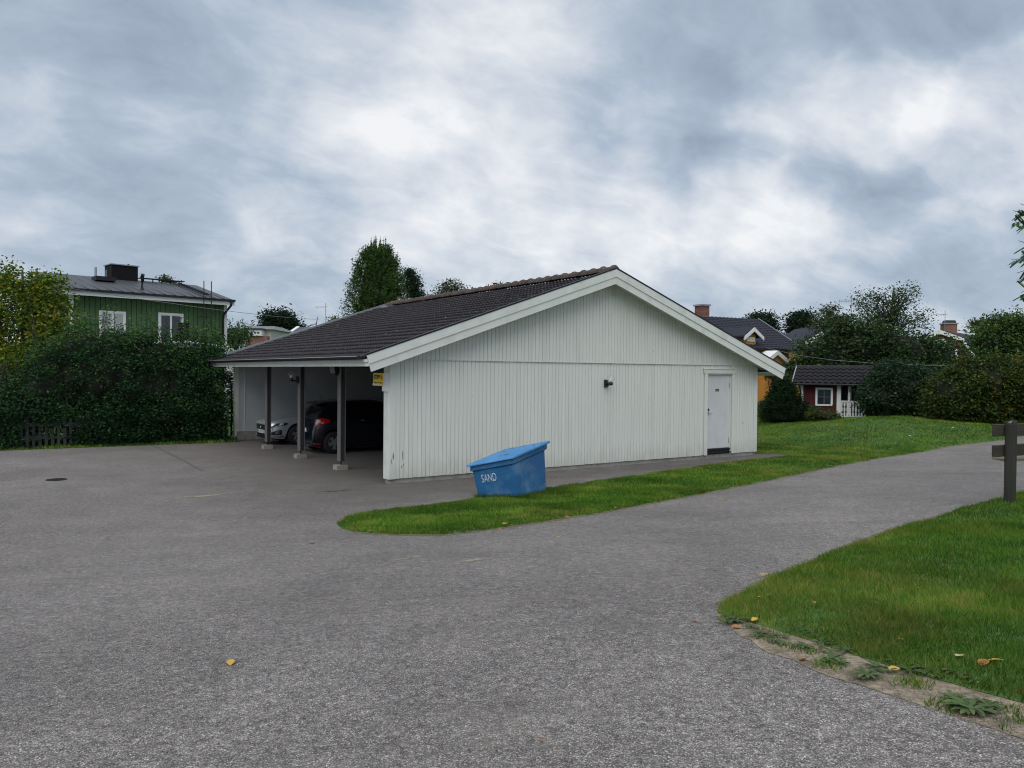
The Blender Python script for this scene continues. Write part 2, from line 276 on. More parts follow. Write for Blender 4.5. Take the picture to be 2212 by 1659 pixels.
# ------------------------------------------------------------------ object helpers
def link(name, me, m=None, parent=None, loc=None):
    o = bpy.data.objects.new(name, me); C.objects.link(o)
    if m is not None and me is not None and not me.materials: me.materials.append(m)
    if parent: o.parent = parent
    if loc is not None: o.location = loc
    return o
def tag(o, label=None, cat=None, group=None, kind=None):
    if label: o['label'] = label
    if cat: o['category'] = cat
    if group: o['group'] = group
    if kind: o['kind'] = kind
    return o
def thing(name, label, cat, loc=(0, 0, 0), rz=0, group=None):
    o = bpy.data.objects.new(name, None); C.objects.link(o); o.location = loc; o.rotation_euler = (0, 0, rz); o.empty_display_size = .3
    return tag(o, label, cat, group)
class MB:
    def __init__(s): s.v = []; s.f = []
    def poly(s, pts):
        n = len(s.v); s.v += [tuple(p) for p in pts]; s.f.append(tuple(range(n, n + len(pts)))); return s
    def box(s, x0, x1, y0, y1, z0, z1):
        n = len(s.v)
        s.v += [(x0, y0, z0), (x1, y0, z0), (x1, y1, z0), (x0, y1, z0), (x0, y0, z1), (x1, y0, z1), (x1, y1, z1), (x0, y1, z1)]
        s.f += [tuple(n + i for i in q) for q in ((0, 3, 2, 1), (4, 5, 6, 7), (0, 1, 5, 4), (1, 2, 6, 5), (2, 3, 7, 6), (3, 0, 4, 7))]; return s
    def hexa(s, p):     # 8 points: bottom loop then top loop
        n = len(s.v); s.v += [tuple(q) for q in p]
        s.f += [tuple(n + i for i in q) for q in ((0, 3, 2, 1), (4, 5, 6, 7), (0, 1, 5, 4), (1, 2, 6, 5), (2, 3, 7, 6), (3, 0, 4, 7))]; return s
    def prism(s, pts, d):   # planar polygon swept by vector d
        n = len(s.v); k = len(pts); s.v += [tuple(p) for p in pts]; s.v += [tuple(Vector(p) + Vector(d)) for p in pts]
        s.f.append(tuple(n + i for i in range(k))[::-1]); s.f.append(tuple(n + k + i for i in range(k)))
        for i in range(k): s.f.append((n + i, n + (i + 1) % k, n + k + (i + 1) % k, n + k + i))
        return s
    def tube(s, pts, rad, seg=8, cap=True):
        pts = [Vector(p) for p in pts]; n = len(s.v)
        for i, p in enumerate(pts):
            t = (pts[min(i + 1, len(pts) - 1)] - pts[max(i - 1, 0)]).normalized()
            a = t.cross(Vector((0, 0, 1))); a = a.normalized() if a.length > 1e-3 else Vector((1, 0, 0)); b = t.cross(a).normalized()
            r = rad[i] if isinstance(rad, (list, tuple)) else rad
            for k in range(seg):
                w = 2 * math.pi * k / seg; s.v.append(tuple(p + (a * math.cos(w) + b * math.sin(w)) * r))
        for i in range(len(pts) - 1):
            for k in range(seg):
                k2 = (k + 1) % seg; s.f.append((n + i * seg + k, n + (i + 1) * seg + k, n + (i + 1) * seg + k2, n + i * seg + k2))
        if cap:
            s.f.append(tuple(n + k for k in range(seg))); m = n + (len(pts) - 1) * seg; s.f.append(tuple(m + k for k in range(seg))[::-1])
        return s
    def lathe(s, prof, c=(0, 0, 0), seg=20):
        n = len(s.v)
        for r, z in prof:
            for k in range(seg):
                w = 2 * math.pi * k / seg; s.v.append((c[0] + r * math.cos(w), c[1] + r * math.sin(w), c[2] + z))
        for i in range(len(prof) - 1):
            for k in range(seg):
                k2 = (k + 1) % seg; s.f.append((n + i * seg + k, n + i * seg + k2, n + (i + 1) * seg + k2, n + (i + 1) * seg + k))
        return s
    def xf(s, M):
        s.v = [tuple(M @ Vector(p)) for p in s.v]; return s
    def mesh(s, name, smooth=False):
        me = bpy.data.meshes.new(name); me.from_pydata(s.v, [], s.f); me.update()
        bm = bmesh.new(); bm.from_mesh(me); bmesh.ops.recalc_face_normals(bm, faces=bm.faces); bm.to_mesh(me); bm.free()
        if smooth:
            me.polygons.foreach_set('use_smooth', [True] * len(me.polygons))
        return me
    def build(s, name, m, parent=None, loc=None, smooth=False, bevel=0):
        o = link(name, s.mesh(name, smooth), m, parent, loc)
        if bevel:
            b = o.modifiers.new('bevel', 'BEVEL'); b.width = bevel; b.segments = 2; b.limit_method = 'ANGLE'
        return o
def quads_mesh(name, verts, nper, mats, attr=None):
    """verts: (n*nper,3) array, each run of nper vertices one face"""
    n = len(verts) // nper; me = bpy.data.meshes.new(name)
    me.vertices.add(len(verts)); me.vertices.foreach_set('co', verts.astype(np.float32).ravel())
    me.loops.add(len(verts)); me.loops.foreach_set('vertex_index', np.arange(len(verts), dtype=np.int32))
    me.polygons.add(n); me.polygons.foreach_set('loop_start', np.arange(0, len(verts), nper, dtype=np.int32))
    me.update(calc_edges=True)
    if attr is not None:
        a = me.attributes.new('v', 'FLOAT', 'FACE'); a.data.foreach_set('value', attr.astype(np.float32))
    me.materials.append(mats); return me
def leaves_mesh(name, c, size, m, up=.4, aspect=.55, tint=None, sizevar=.35):
    n = len(c); d = RNG.normal(size=(n, 3)); d[:, 2] *= .6; d /= np.linalg.norm(d, axis=1)[:, None] + 1e-9
    nn = RNG.normal(size=(n, 3)); nn[:, 2] = np.abs(nn[:, 2]) + up; b = np.cross(d, nn); b /= np.linalg.norm(b, axis=1)[:, None] + 1e-9
    s = size * (1 + sizevar * RNG.uniform(-1, 1, n))[:, None]
    v = np.empty((n, 4, 3)); v[:, 0] = c - d * s * .5; v[:, 1] = c + b * s * aspect * .5; v[:, 2] = c + d * s * .5; v[:, 3] = c - b * s * aspect * .5
    if tint is None: tint = RNG.beta(2, 2.4, n)
    return quads_mesh(name, v.reshape(-1, 3), 4, m, tint)
def clump_points(blobs, ncl, per, cr, shell=.45, flat=.8, zbias=0):
    """leaf positions: clumps spread through the outer volume of several ellipsoids"""
    vol = np.array([b[3] * b[4] * b[5] for b in blobs]) ** .75; pick = RNG.choice(len(blobs), ncl, p=vol / vol.sum())
    B = np.array(blobs)[pick]; d = RNG.normal(size=(ncl, 3)); d /= np.linalg.norm(d, axis=1)[:, None]
    r = RNG.uniform(shell ** 2, 1.0, ncl) ** .5; cc = B[:, :3] + d * B[:, 3:] * r[:, None] * RNG.uniform(.9, 1.08, (ncl, 1))
    k = RNG.poisson(per, ncl) + 1; idx = np.repeat(np.arange(ncl), k)
    p = cc[idx] + RNG.normal(size=(len(idx), 3)) * cr * np.array([1, 1, flat]) * RNG.uniform(.6, 1.3, ncl)[idx][:, None]
    t = np.clip(RNG.normal(.45, .2, len(idx)) + RNG.normal(0, .16, ncl)[idx], 0, 1)
    return p, t, cc
def branches(trunk_top, base, cc, r0, n=10, seg=6, seed=0):
    rg = np.random.default_rng(seed); mb = MB(); top = Vector(trunk_top); base = Vector(base); mid = base.lerp(top, .5) + Vector((rg.normal(0, .05), rg.normal(0, .05), 0)) * (top - base).length * .4
    mb.tube([base - Vector((0, 0, .2)), base + Vector((0, 0, .15)), mid, top], [r0 * 1.35, r0 * 1.05, r0 * .75, r0 * .25], seg + 2)
    for i in rg.choice(len(cc), min(n, len(cc)), replace=False):
        e = Vector(cc[i]); t = rg.uniform(.35, .92); s = base.lerp(mid, t * 2) if t < .5 else mid.lerp(top, t * 2 - 1)
        m = s.lerp(e, .5) + Vector((0, 0, (e - s).length * .12)); mb.tube([s, m, e], [r0 * .4 * (1.2 - t), r0 * .22, r0 * .05], 5)
    return mb
def tree(name, label, cat, base, blobs, ncl, per, cr, leaf, m, bark=BARKD, r0=.15, nb=14, group=None, aspect=.55, shell=.45, core=None, kind_names=('trunk', 'crown'), seed=1, flat=.8):
    base = Vector(base); root = thing(name, label, cat, base, group=group)
    bl = [(b[0] - base.x, b[1] - base.y, b[2] - base.z, b[3], b[4], b[5]) for b in blobs]
    p, t, cc = clump_points(bl, ncl, per, cr, shell, flat); keep = p[:, 2] > .02; p, t = p[keep], t[keep]
    link(kind_names[1], leaves_mesh(kind_names[1], p, leaf, m, tint=t, aspect=aspect), None, root)
    top = Vector((np.mean([b[0] for b in bl]), np.mean([b[1] for b in bl]), max(b[2] + b[5] * .5 for b in bl)))
    branches(top, (0, 0, 0), cc, r0, nb, seed=seed).build(kind_names[0], bark, root, smooth=True)
    return root
def text_mesh(s, size, m, parent, M, name='lettering', sx=1, offset=0, align='CENTER', extrude=.0008):
    cu_ = bpy.data.curves.new('lettering', 'FONT'); cu_.body = s; cu_.size = size; cu_.extrude = extrude; cu_.offset = offset; cu_.align_x = align; cu_.align_y = 'CENTER'
    o = bpy.data.objects.new('tmp', cu_); C.objects.link(o); dg = bpy.context.evaluated_depsgraph_get(); me = bpy.data.meshes.new_from_object(o.evaluated_get(dg))
    bpy.data.objects.remove(o); bpy.data.curves.remove(cu_)
    me.transform(M @ Matrix.Diagonal((sx, 1, 1, 1))); me.materials.clear(); return link(name, me, m, parent)
def frame(o, x, y, z):   # matrix with given origin and axes
    x, y, z = Vector(x), Vector(y), Vector(z); M = Matrix((x, y, z)).transposed().to_4x4(); M.translation = Vector(o); return M
# ------------------------------------------------------------------ ground sheets
def sheet(name, poly, step, add, edge_add, m, kind='structure', jit=0, bump=0):
    b = [Vector(p[:2]) for p in poly]; pts = []
    for i in range(len(b)):
        a, c = b[i], b[(i + 1) % len(b)]; k = max(1, int((c - a).length / step)); n_ = Vector((-(c - a).y, (c - a).x)).normalized(); pts += [a.lerp(c, j / k) + n_ * (RNG.normal(0, jit) if j else 0) for j in range(k)]
    nb = len(pts); edges = [(i, (i + 1) % nb) for i in range(nb)]
    P = np.array([(p.x, p.y) for p in pts]); x0, y0 = P.min(0); x1, y1 = P.max(0)
    xs, ys = np.meshgrid(np.arange(x0 + .13, x1, step), np.arange(y0 + .17, y1, step)); q = np.stack([xs.ravel(), ys.ravel()], 1)
    q += RNG.uniform(-.1, .1, q.shape) * step
    ins = np.zeros(len(q), bool); j = nb - 1
    for i in range(nb):
        xi, yi = P[i]; xj, yj = P[j]; cnd = ((yi > q[:, 1]) != (yj > q[:, 1])) & (q[:, 0] < (xj - xi) * (q[:, 1] - yi) / (yj - yi + 1e-12) + xi); ins ^= cnd; j = i
    q = q[ins]; dmin = np.full(len(q), 9e9)
    for i in range(nb): dmin = np.minimum(dmin, ((q - P[i]) ** 2).sum(1))
    q = q[dmin > (step * .5) ** 2]
    allp = pts + [Vector((float(a), float(c))) for a, c in q]
    vo, eo, fo, ov, _, _ = geometry.delaunay_2d_cdt(allp, edges, [], 1, 1e-5)
    vv = [(v.x, v.y, g(v.x, v.y) + (edge_add if any(k < nb for k in ov[i]) else add + bump * (.6 * math.sin(v.x * 2.3 + 1.7 * math.sin(v.y * 1.9)) * math.sin(v.y * 2.9 + v.x) + .4 * math.sin(v.x * 6.1 + 2 * math.sin(v.y * 5.3)) * math.sin(v.y * 5.7) + .6))) for i, v in enumerate(vo)]
    me = bpy.data.meshes.new(name); me.from_pydata(vv, [], [tuple(f) for f in fo]); me.update()
    if me.polygons and me.polygons[0].normal.z < 0: me.flip_normals()
    me.polygons.foreach_set('use_smooth', [True] * len(me.polygons))
    o = link(name, me, m); tag(o, kind=kind); return o
# base terrain out to the horizon
def grid_axis(lo, hi, near, far):
    a = list(np.arange(lo, hi + .01, 2.0)); x = hi
    while x < far: x *= 1.35; a.append(x)
    x = abs(lo)
    b = []
    while x < far: x *= 1.35; b.append(-x)
    return b[::-1] + a
gxs = grid_axis(-50, 60, 2, 1500); gys = grid_axis(-30, 90, 2, 1500)
gv = [(x, y, g(x, y) - .07) for y in gys for x in gxs]; nx = len(gxs)
me = bpy.data.meshes.new('ground'); me.from_pydata(gv, [], [(j * nx + i, j * nx + i + 1, (j + 1) * nx + i + 1, (j + 1) * nx + i) for j in range(len(gys) - 1) for i in range(nx - 1)])
tag(link('ground', me, LAWN), kind='structure')
fl = wxy(12.6, 12.9)
asph = sheet('asphalt', [(-30, -6), (48, -6), (48, 36), (22, 36), fl, wxy(-.2, 12.55), (-15.3, 23.15), (-30, 13.6)], .7, .004, .004, ASPH)
def gp(*l): return [tuple(gnd(x, y)[:2]) for x, y in l]
up_edge = gp((728, 1133), (745, 1120), (780, 1112), (860, 1102), (950, 1091), (1032, 1080), (1110, 1069), (1190, 1057), (1300, 1040), (1400, 1024), (1500, 1010), (1600, 997), (1714, 984.5))
low_edge = gp((2165, 951.5), (2050, 965), (1900, 990), (1800, 1009), (1700, 1030), (1600, 1051), (1500, 1071), (1400, 1089), (1300, 1108), (1200, 1124), (1100, 1139), (1030, 1149), (960, 1157), (850, 1156), (770, 1150), (740, 1143))
lawn_a = sheet('lawn', up_edge + [wxy(12.95, -.2), wxy(12.45, .05), wxy(12.45, 13.2), (4, 46), (46, 46), (48, 37), (30, 32.5), (22, 29)] + low_edge, .3, .03, .008, LAWN, jit=.040, bump=.022)
fr_up = gp((1549, 1322), (1560, 1308), (1600, 1287), (1650, 1262), (1720, 1232), (1800, 1197), (1900, 1160), (2000, 1126), (2100, 1096), (2212, 1064)) + [(12, 14.3), (22, 19.5), (40, 24)]
fr_lo = [(40, 3.2), (9, 3.2), (4.4, 3.75)] + gp((2212, 1524), (2130, 1502), (2060, 1482), (1976, 1459), (1905, 1437), (1820, 1411), (1745, 1386), (1690, 1368), (1620, 1347), (1570, 1337))
lawn_b = sheet('lawn', fr_up + fr_lo, .2, .028, .012, LAWN, jit=.034, bump=.015)
soil = sheet('bare_earth', gp((1545, 1330), (1600, 1320), (1700, 1350), (1800, 1382), (1900, 1412), (2010, 1444), (2110, 1470), (2212, 1495)) + [(5.2, 4.0), (7, 2.0), (4.4, 2.0)] + gp((2212, 1600), (2100, 1563), (1999, 1529), (1920, 1503), (1839, 1477), (1750, 1447), (1660, 1412), (1585, 1363), (1552, 1341)), .12, .0085, .006, SOIL, jit=.016)
def dust_mat(name, col, thr):
    m = mat(name, col, .95, .25, 12, .8, 90); nt = m.node_tree; N, L = nt.nodes, nt.links
    tc = N.new('ShaderNodeTexCoord'); n = N.new('ShaderNodeTexNoise'); n.inputs['Scale'].default_value = 7; n.inputs['Detail'].default_value = 9; n.inputs['Roughness'].default_value = .75; L.new(tc.outputs['Object'], n.inputs['Vector'])
    a = N.new('ShaderNodeAttribute'); a.attribute_name = 'edge'; ad = N.new('ShaderNodeMath'); ad.operation = 'ADD'; L.new(n.outputs[0], ad.inputs[0]); L.new(a.outputs['Fac'], ad.inputs[1])
    mr = N.new('ShaderNodeMapRange'); L.new(ad.outputs[0], mr.inputs[0]); mr.inputs[1].default_value = thr; mr.inputs[2].default_value = thr + .22; mr.inputs[4].default_value = .85
    L.new(mr.outputs[0], N['Principled BSDF'].inputs['Alpha']); return m
def fringe(name, pts, w, m):
    P_ = []; 
    for a, b in zip(pts, pts[1:]):
        a, b = Vector(a), Vector(b); k = max(1, int((b - a).length / .25)); P_ += [a.lerp(b, i / k) for i in range(k)]
    v, f, e_ = [], [], []
    for i, p in enumerate(P_):
        t = (P_[min(i + 1, len(P_) - 1)] - P_[max(i - 1, 0)]).normalized(); n_ = Vector((-t.y, t.x)); ww = w * RNG.uniform(.7, 1.3)
        for s_, ed in ((-.25, .25), (.35, .25), (1, -.25)):
            q = p + n_ * ww * s_; v.append((q.x, q.y, g(q.x, q.y) + .0115)); e_.append(ed)
    for i in range(len(P_) - 1): f += [(i * 3 + k, i * 3 + k + 1, i * 3 + k + 4, i * 3 + k + 3) for k in (0, 1)]
    me = bpy.data.meshes.new(name); me.from_pydata(v, [], f); ea = me.attributes.new('edge', 'FLOAT', 'POINT'); ea.data.foreach_set('value', e_); return tag(link(name, me, m), kind='structure')
def patch(name, px, py, rx, ry, m, add=.008, rot=GT):
    c = gnd(px, py); n = 26; ph = RNG.uniform(0, 6, 3); pts = []
    for i in range(n):
        a = 2 * math.pi * i / n; k = 1 + .28 * math.sin(2 * a + ph[0]) + .2 * math.sin(3 * a + ph[1]) + .16 * math.sin(7 * a + ph[2])
        x, y = rx * k * math.cos(a), ry * k * math.sin(a); pts.append((c.x + x * math.cos(rot) - y * math.sin(rot), c.y + x * math.sin(rot) + y * math.cos(rot)))
    v = [(c.x, c.y, g(c.x, c.y) + add)] + [(x, y, g(x, y) + add) for x, y in pts]
    me = bpy.data.meshes.new(name); me.from_pydata(v, [], [(0, 1 + i, 1 + (i + 1) % n) for i in range(n)]); ea = me.attributes.new('edge', 'FLOAT', 'POINT'); ea.data.foreach_set('value', [.45] + [-.25] * n); return tag(link(name, me, m), kind='structure')
fringe('dry_soil_edge', low_edge, .16, dust_mat('dry_edge_soil', (.19, .155, .085), .56)); fringe('dry_soil_edge', fr_up[::-1][3:], -.14, MATS['dry_edge_soil']); fringe('dry_soil_edge', up_edge[::-1], -.10, MATS['dry_edge_soil'])
for q in ((1650, 1242, .13, .07), (1690, 1257, .10, .04), (1020, 1212, .30, .14), (440, 1072, .75, .25), (1556, 1078, .14, .10), (2090, 1028, .5, .12), (1205, 1160, .12, .05), (690, 1166, .05, .04), (2140, 1036, .2, .06), (878, 1208, .3, .1)):
    patch('sand_patch', q[0], q[1], q[2] * 1.35, q[3] * 1.35, dust_mat('yellow_grit', (.40, .31, .19), .50) if q[2] < .2 else dust_mat('dust_on_asphalt', (.30, .26, .20), .62))
DAMP = mat('damp_asphalt', (.10, .092, .088), .7, .25, 12, .7, 90)
for q in ((722, 1062, .5, .16),): patch('damp_patch', *q, dust_mat('damp_stain', (.05, .045, .043), .55))
# ------------------------------------------------------------------ grass blades
def grass(name, sheet_o, dens, hmin, hmax, w, edge=None, lim=None, cap=400000, patchy=False):
    me = sheet_o.data; me.calc_loop_triangles(); T = np.array([[me.vertices[i].co[:] for i in t.vertices] for t in me.loop_triangles])
    ar = np.linalg.norm(np.cross(T[:, 1] - T[:, 0], T[:, 2] - T[:, 0]), axis=1) / 2; c = T.mean(1); dist = np.linalg.norm(c[:, :2], axis=1)
    fr = (c[:, 1] > .5) & (np.abs(c[:, 0]) < c[:, 1] * .80 + 1.5)
    n = ar * np.vectorize(dens)(dist) * fr; k = RNG.poisson(n); idx = np.repeat(np.arange(len(T)), k)
    if len(idx) > cap: idx = RNG.choice(idx, cap, replace=False)
    a, b = RNG.uniform(size=(2, len(idx))); s = a + b > 1; a[s], b[s] = 1 - a[s], 1 - b[s]
    p = T[idx, 0] + (T[idx, 1] - T[idx, 0]) * a[:, None] + (T[idx, 2] - T[idx, 0]) * b[:, None]
    d = dist[idx]
    if patchy:
        kk = np.sin(p[:, 0] * 9 + 2 * np.sin(p[:, 1] * 6.3)) * np.sin(p[:, 1] * 11 + 1.5 * np.sin(p[:, 0] * 7.1)) + RNG.normal(0, .15, len(p)) > .42; p, d = p[kk], d[kk]
    m = len(p)
    pn = np.sin(p[:, 0] * 2.1 + 1.3 * np.sin(p[:, 1] * 1.7)) * np.sin(p[:, 1] * 2.6 + 1.1 * np.sin(p[:, 0] * 1.3)); pn2 = np.sin(p[:, 0] * 7.3 + 2 * np.sin(p[:, 1] * 5)) * np.sin(p[:, 1] * 8.1 + p[:, 0])
    h = RNG.uniform(hmin, hmax, m) * (1 + .28 * pn + .22 * pn2); wd = w * (1 + np.clip(d - 6, 0, 60) * .12) * RNG.uniform(.7, 1.3, m)
    an = RNG.uniform(0, 6.283, m); ln = RNG.normal(0, .55, (m, 2)) * h[:, None]
    v = np.empty((m, 3, 3)); o = np.stack([np.cos(an) * wd, np.sin(an) * wd, np.zeros(m)], 1) / 2
    v[:, 0] = p - o; v[:, 1] = p + o; v[:, 2] = p + np.concatenate([ln, h[:, None]], 1)
    v[:, :2, 2] -= .01
    t = np.clip(RNG.normal(.40, .22, m) + .20 * pn + .12 * pn2, 0, 1)
    lo = np.sin(p[:, 0] * .9 + 1.2 * np.sin(p[:, 1] * .8) + .7) * np.sin(p[:, 1] * 1.15 + 1.4 * np.sin(p[:, 0] * .7)) + .25 * pn2; t = np.clip(t + np.where(lo > .45, .22, 0) - np.where(lo < -.5, .12, 0), 0, 1)
    ye = RNG.uniform(size=m) < .05 + .12 * (lo > .6); t[ye] = 1
    return tag(link(name, quads_mesh(name, v.reshape(-1, 3), 3, BLADE, t)), kind='stuff', label=None)
ga = grass('grass', lawn_a, lambda d: 6200 if d < 16 else (2600 if d < 20 else (1500 if d < 28 else 800)), .018, .055, .009, cap=430000)
gb = grass('grass', lawn_b, lambda d: 9000 if d < 7 else (5500 if d < 11 else 2500), .02, .06, .006, cap=420000)
gc = grass('grass', soil, lambda d: 6500, .012, .045, .007, cap=60000, patchy=True); tag(gc, 'sparse grass tufts creeping over the bare sandy edge', 'grass')
tag(ga, 'short green lawn grass on the strip and slope beside the garage', 'grass'); tag(gb, 'short green lawn grass on the near corner plot at lower right', 'grass')
def scatter_bits(name, pts, n, off, size, m, label, flat=.6):
    P_ = []
    for i in range(n):
        k = RNG.integers(0, len(pts) - 1); a, b = Vector(pts[k]), Vector(pts[k + 1]); t = (b - a); q = a.lerp(b, RNG.uniform()) + Vector((-t.y, t.x)).normalized() * RNG.normal(off[0], off[1]); P_.append((q.x, q.y, g(q.x, q.y) + .010))
    P_ = np.array(P_); s_ = RNG.uniform(*size, n)[:, None]; o_ = np.array([(1, 0, 0), (0, 1, 0), (-1, 0, 0), (0, -1, 0), (0, 0, 1)]) * np.array([1, 1, flat]); an = RNG.uniform(0, 6.28, n); V = []
    ca, sa = np.cos(an), np.sin(an); pt = []
    for q in o_: pt.append(P_ + np.stack([q[0] * ca - q[1] * sa * .7, q[0] * sa + q[1] * ca * .7, np.full(n, q[2])], 1) * s_)
    tri = np.stack([np.stack([pt[i], pt[(i + 1) % 4], pt[4]], 1) for i in range(4)], 1).reshape(-1, 3)
    o = link(name, quads_mesh(name, tri, 3, m, np.repeat(RNG.uniform(0, 1, n), 4))); tag(o, label, 'debris', kind='stuff')
sand_line = [tuple(gnd(x, y)[:2]) for x, y in ((1560, 1343), (1650, 1385), (1750, 1422), (1850, 1456), (1950, 1488), (2050, 1518), (2150, 1548), (2230, 1575))]
scatter_bits('gravel', sand_line, 2200, (0, .12), (.002, .006), mat('grit_stones', [(.08, .07, .06), (.20, .18, .15), (.33, .31, .28)], .9, .1, attr='v'), 'small stones and grit in the sandy edge of the corner plot')
LIT = mat('dead_leaf_bits', [(.07, .04, .02), (.16, .09, .03), (.30, .20, .06)], .9, .2, attr='v')
scatter_bits('leaf_litter', low_edge[::-1], 340, (-.05, .07), (.005, .016), LIT, 'crumbled dead leaf bits along the lower edge of the grass strip', .3)
scatter_bits('leaf_litter', fr_up[:10], 200, (.03, .08), (.003, .009), LIT, 'crumbled dead leaf bits along the upper edge of the corner plot', .3)
def tufts(label, ring, n, h0, h1, w=.009, spread=.05):
    P_ = []
    for i in range(n):
        k = RNG.integers(0, len(ring)); a, b = Vector(ring[k][:2]), Vector(ring[(k + 1) % len(ring)][:2]); q = a.lerp(b, RNG.uniform()); P_.append((q.x + RNG.normal(0, spread), q.y + RNG.normal(0, spread)))
    p = np.array([(x, y, g(x, y) + .02) for x, y in P_]); h = RNG.uniform(h0, h1, n); an = RNG.uniform(0, 6.283, n); o = np.stack([np.cos(an) * w, np.sin(an) * w, np.zeros(n)], 1) / 2; ln = RNG.normal(0, .45, (n, 2)) * h[:, None]
    v = np.empty((n, 3, 3)); v[:, 0] = p - o; v[:, 1] = p + o; v[:, 2] = p + np.concatenate([ln, h[:, None]], 1); tag(link('grass', quads_mesh('grass', v.reshape(-1, 3), 3, BLADE, np.clip(RNG.normal(.35, .2, n), 0, 1))), label, 'grass', kind='stuff')
tufts('longer uncut grass around the foot of the blue bin', [(-.62, 14.76), (.2, 14.58), (.76, 15.44), (-.05, 15.58)], 3800, .05, .15)
# ================================================================== THE GARAGE
gar = thing('garage', 'long low white timber garage with open carport bays and dark tiled gable roof', 'garage', (GX, GY, 0), GT)
W, LG, ZB, ZG, OV, EL, ER, ZA, ZEL, ZER, LR, UA, ZM = 12.177, 12.47, .116, 2.705, .45, .744, .731, 5.122, 2.799, 2.672, 13.13, 6.048, 2.56
TL, TR = (ZA - ZEL) / (UA + EL), (ZA - ZER) / (W + ER - UA)
def zt(u): return ZEL + (u + EL) * TL if u <= UA else ZA - (u - UA) * TR
# foundation and walls
mb = MB(); mb.box(.03, W - .03, .03, .25, -.4, ZB - .002); mb.box(.05, W - .03, LG - .07, LG + .12, -.4, .30); mb.box(W - .2, W - .03, .25, LG - .07, -.4, ZB - .002); mb.build('foundation', CONC, gar)
D0, D1, DT = 9.985, 11.035, 2.455
mb = MB(); e = .285
def wallpoly(u0, u1, z0, y0, y1):
    p = [(u0, y0, z0), (u1, y0, z0), (u1, y0, zt(u1) - e)] + ([(UA, y0, zt(UA) - e)] if u0 < UA < u1 else []) + [(u0, y0, zt(u0) - e)]; mb.prism(p, (0, y1 - y0, 0))
wallpoly(.004, D0, ZB, .022, .16); wallpoly(D1, W - .004, ZB, .022, .16)
mb.prism([(D0 + .001, .022, DT), (D1 - .001, .022, DT), (D1 - .001, .022, zt(D1) - e), (D0 + .001, .022, zt(D0) - e)], (0, .138, 0))
mb.box(.004, .15, .161, .245, ZB, ZM)
mb.box(.16, D0 - .01, .0165, .0215, ZB, ZG).box(D1 + .01, W - .16, .0165, .0215, ZB, ZG)
wall = mb.build('gable_wall', W_BOARD, gar)
mb = MB(); mb.prism([(.16, -.0095, ZG + .012), (W - .16, -.0095, ZG + .012), (W - .16, -.0095, zt(W - .16) - e), (UA, -.0095, ZA - e), (.16, -.0095, zt(.16) - e)], (0, .031, 0)); mb.build('upper_wall', W_BOARD, gar)
# boards: an upper and a lower course
NB = 112; bw = (W - .30) / NB; gap = .0075
lower = MB(); 
def boardmesh(w, h0, h1, y0=-.0, y1=.0160, h1b=None):
    h1b = h1 if h1b is None else h1b; c = .003
    m = MB(); a = [(gap / 2, y1), (gap / 2, y0 + c), (gap / 2 + c, y0), (w - gap / 2 - c, y0), (w - gap / 2, y0 + c), (w - gap / 2, y1)]; n = len(a)
    m.v = [(x, y, h0) for x, y in a] + [(x, y, h1 + (h1b - h1) * x / w) for x, y in a]
    m.f = [(i, i + 1, n + i + 1, n + i) for i in range(n - 1)] + [tuple(range(n))[::-1], tuple(range(n, 2 * n))]
    return m
lm = boardmesh(bw, ZB - .006, ZG).mesh('board'); lm.materials.append(W_BOARD); lmd = boardmesh(bw, DT + .13, ZG).mesh('board'); lmd.materials.append(W_BOARD)
rr = random.Random(3)
for i in range(NB):
    u = .15 + i * bw; dz = rr.uniform(-.004, .004)
    over = u + bw > D0 - .12 and u < D1 + .12
    o = link('board', lmd if over else lm, None, wall, (u, rr.uniform(-.002, .001), 0 if over else dz)); 
    a, b = zt(u) - e + .02, zt(u + bw) - e + .02
    o = boardmesh(bw, ZG + .012, a, -.026, -.010, b).build('board', W_BOARD, wall, (u, rr.uniform(-.0015, .0015), 0))
for u0, u1 in ((0, .15), (W - .15, W)):
    MB().box(u0 + (.0 if u0 == 0 else .004), u1 - (.004 if u0 == 0 else 0), -.022, .0215, ZB - .012, ZM + .0).build('corner_board', W_BOARD, gar, bevel=.004)
    MB().prism([(u0 + .004, -.026, ZM + .002), (u1 - .004, -.026, ZM + .002), (u1 - .004, -.026, zt(u1) - e), (u0 + .004, -.026, zt(u0) - e)], (0, .047, 0)).build('corner_board', W_BOARD, gar)
MB().box(-.022, .0035, .0, .245, ZB - .012, ZM).build('corner_board', W_BARGE, gar, bevel=.004)
MB().box(-.02, W + .02, -.034, -.0265, ZG - .001, ZG + .011).build('drip_strip', W_BOARD, gar)
# inner walls
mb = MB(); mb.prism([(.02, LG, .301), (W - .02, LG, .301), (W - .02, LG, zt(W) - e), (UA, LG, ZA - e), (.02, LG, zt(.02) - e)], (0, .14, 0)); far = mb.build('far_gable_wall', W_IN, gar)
MB().box(-.03, .12, LG - .012, LG + .16, .14, ZM).build('corner_board', W_BARGE, gar, bevel=.004)
MB().box(.30, .335, LG - .02, LG - .001, .31, ZM).build('corner_board', W_BARGE, gar)
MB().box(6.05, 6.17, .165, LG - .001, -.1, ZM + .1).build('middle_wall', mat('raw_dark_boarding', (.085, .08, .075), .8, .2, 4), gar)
MB().box(W - .16, W - .005, .25, LG - .001, ZB, zt(W) - e).build('side_wall', W_BOARD, gar)
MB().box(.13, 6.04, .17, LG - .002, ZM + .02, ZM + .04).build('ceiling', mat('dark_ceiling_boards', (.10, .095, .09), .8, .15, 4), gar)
MB().box(.0, .12, .25, LG - .013, ZM, ZM + .14).build('header_beam', W_BARGE, gar)
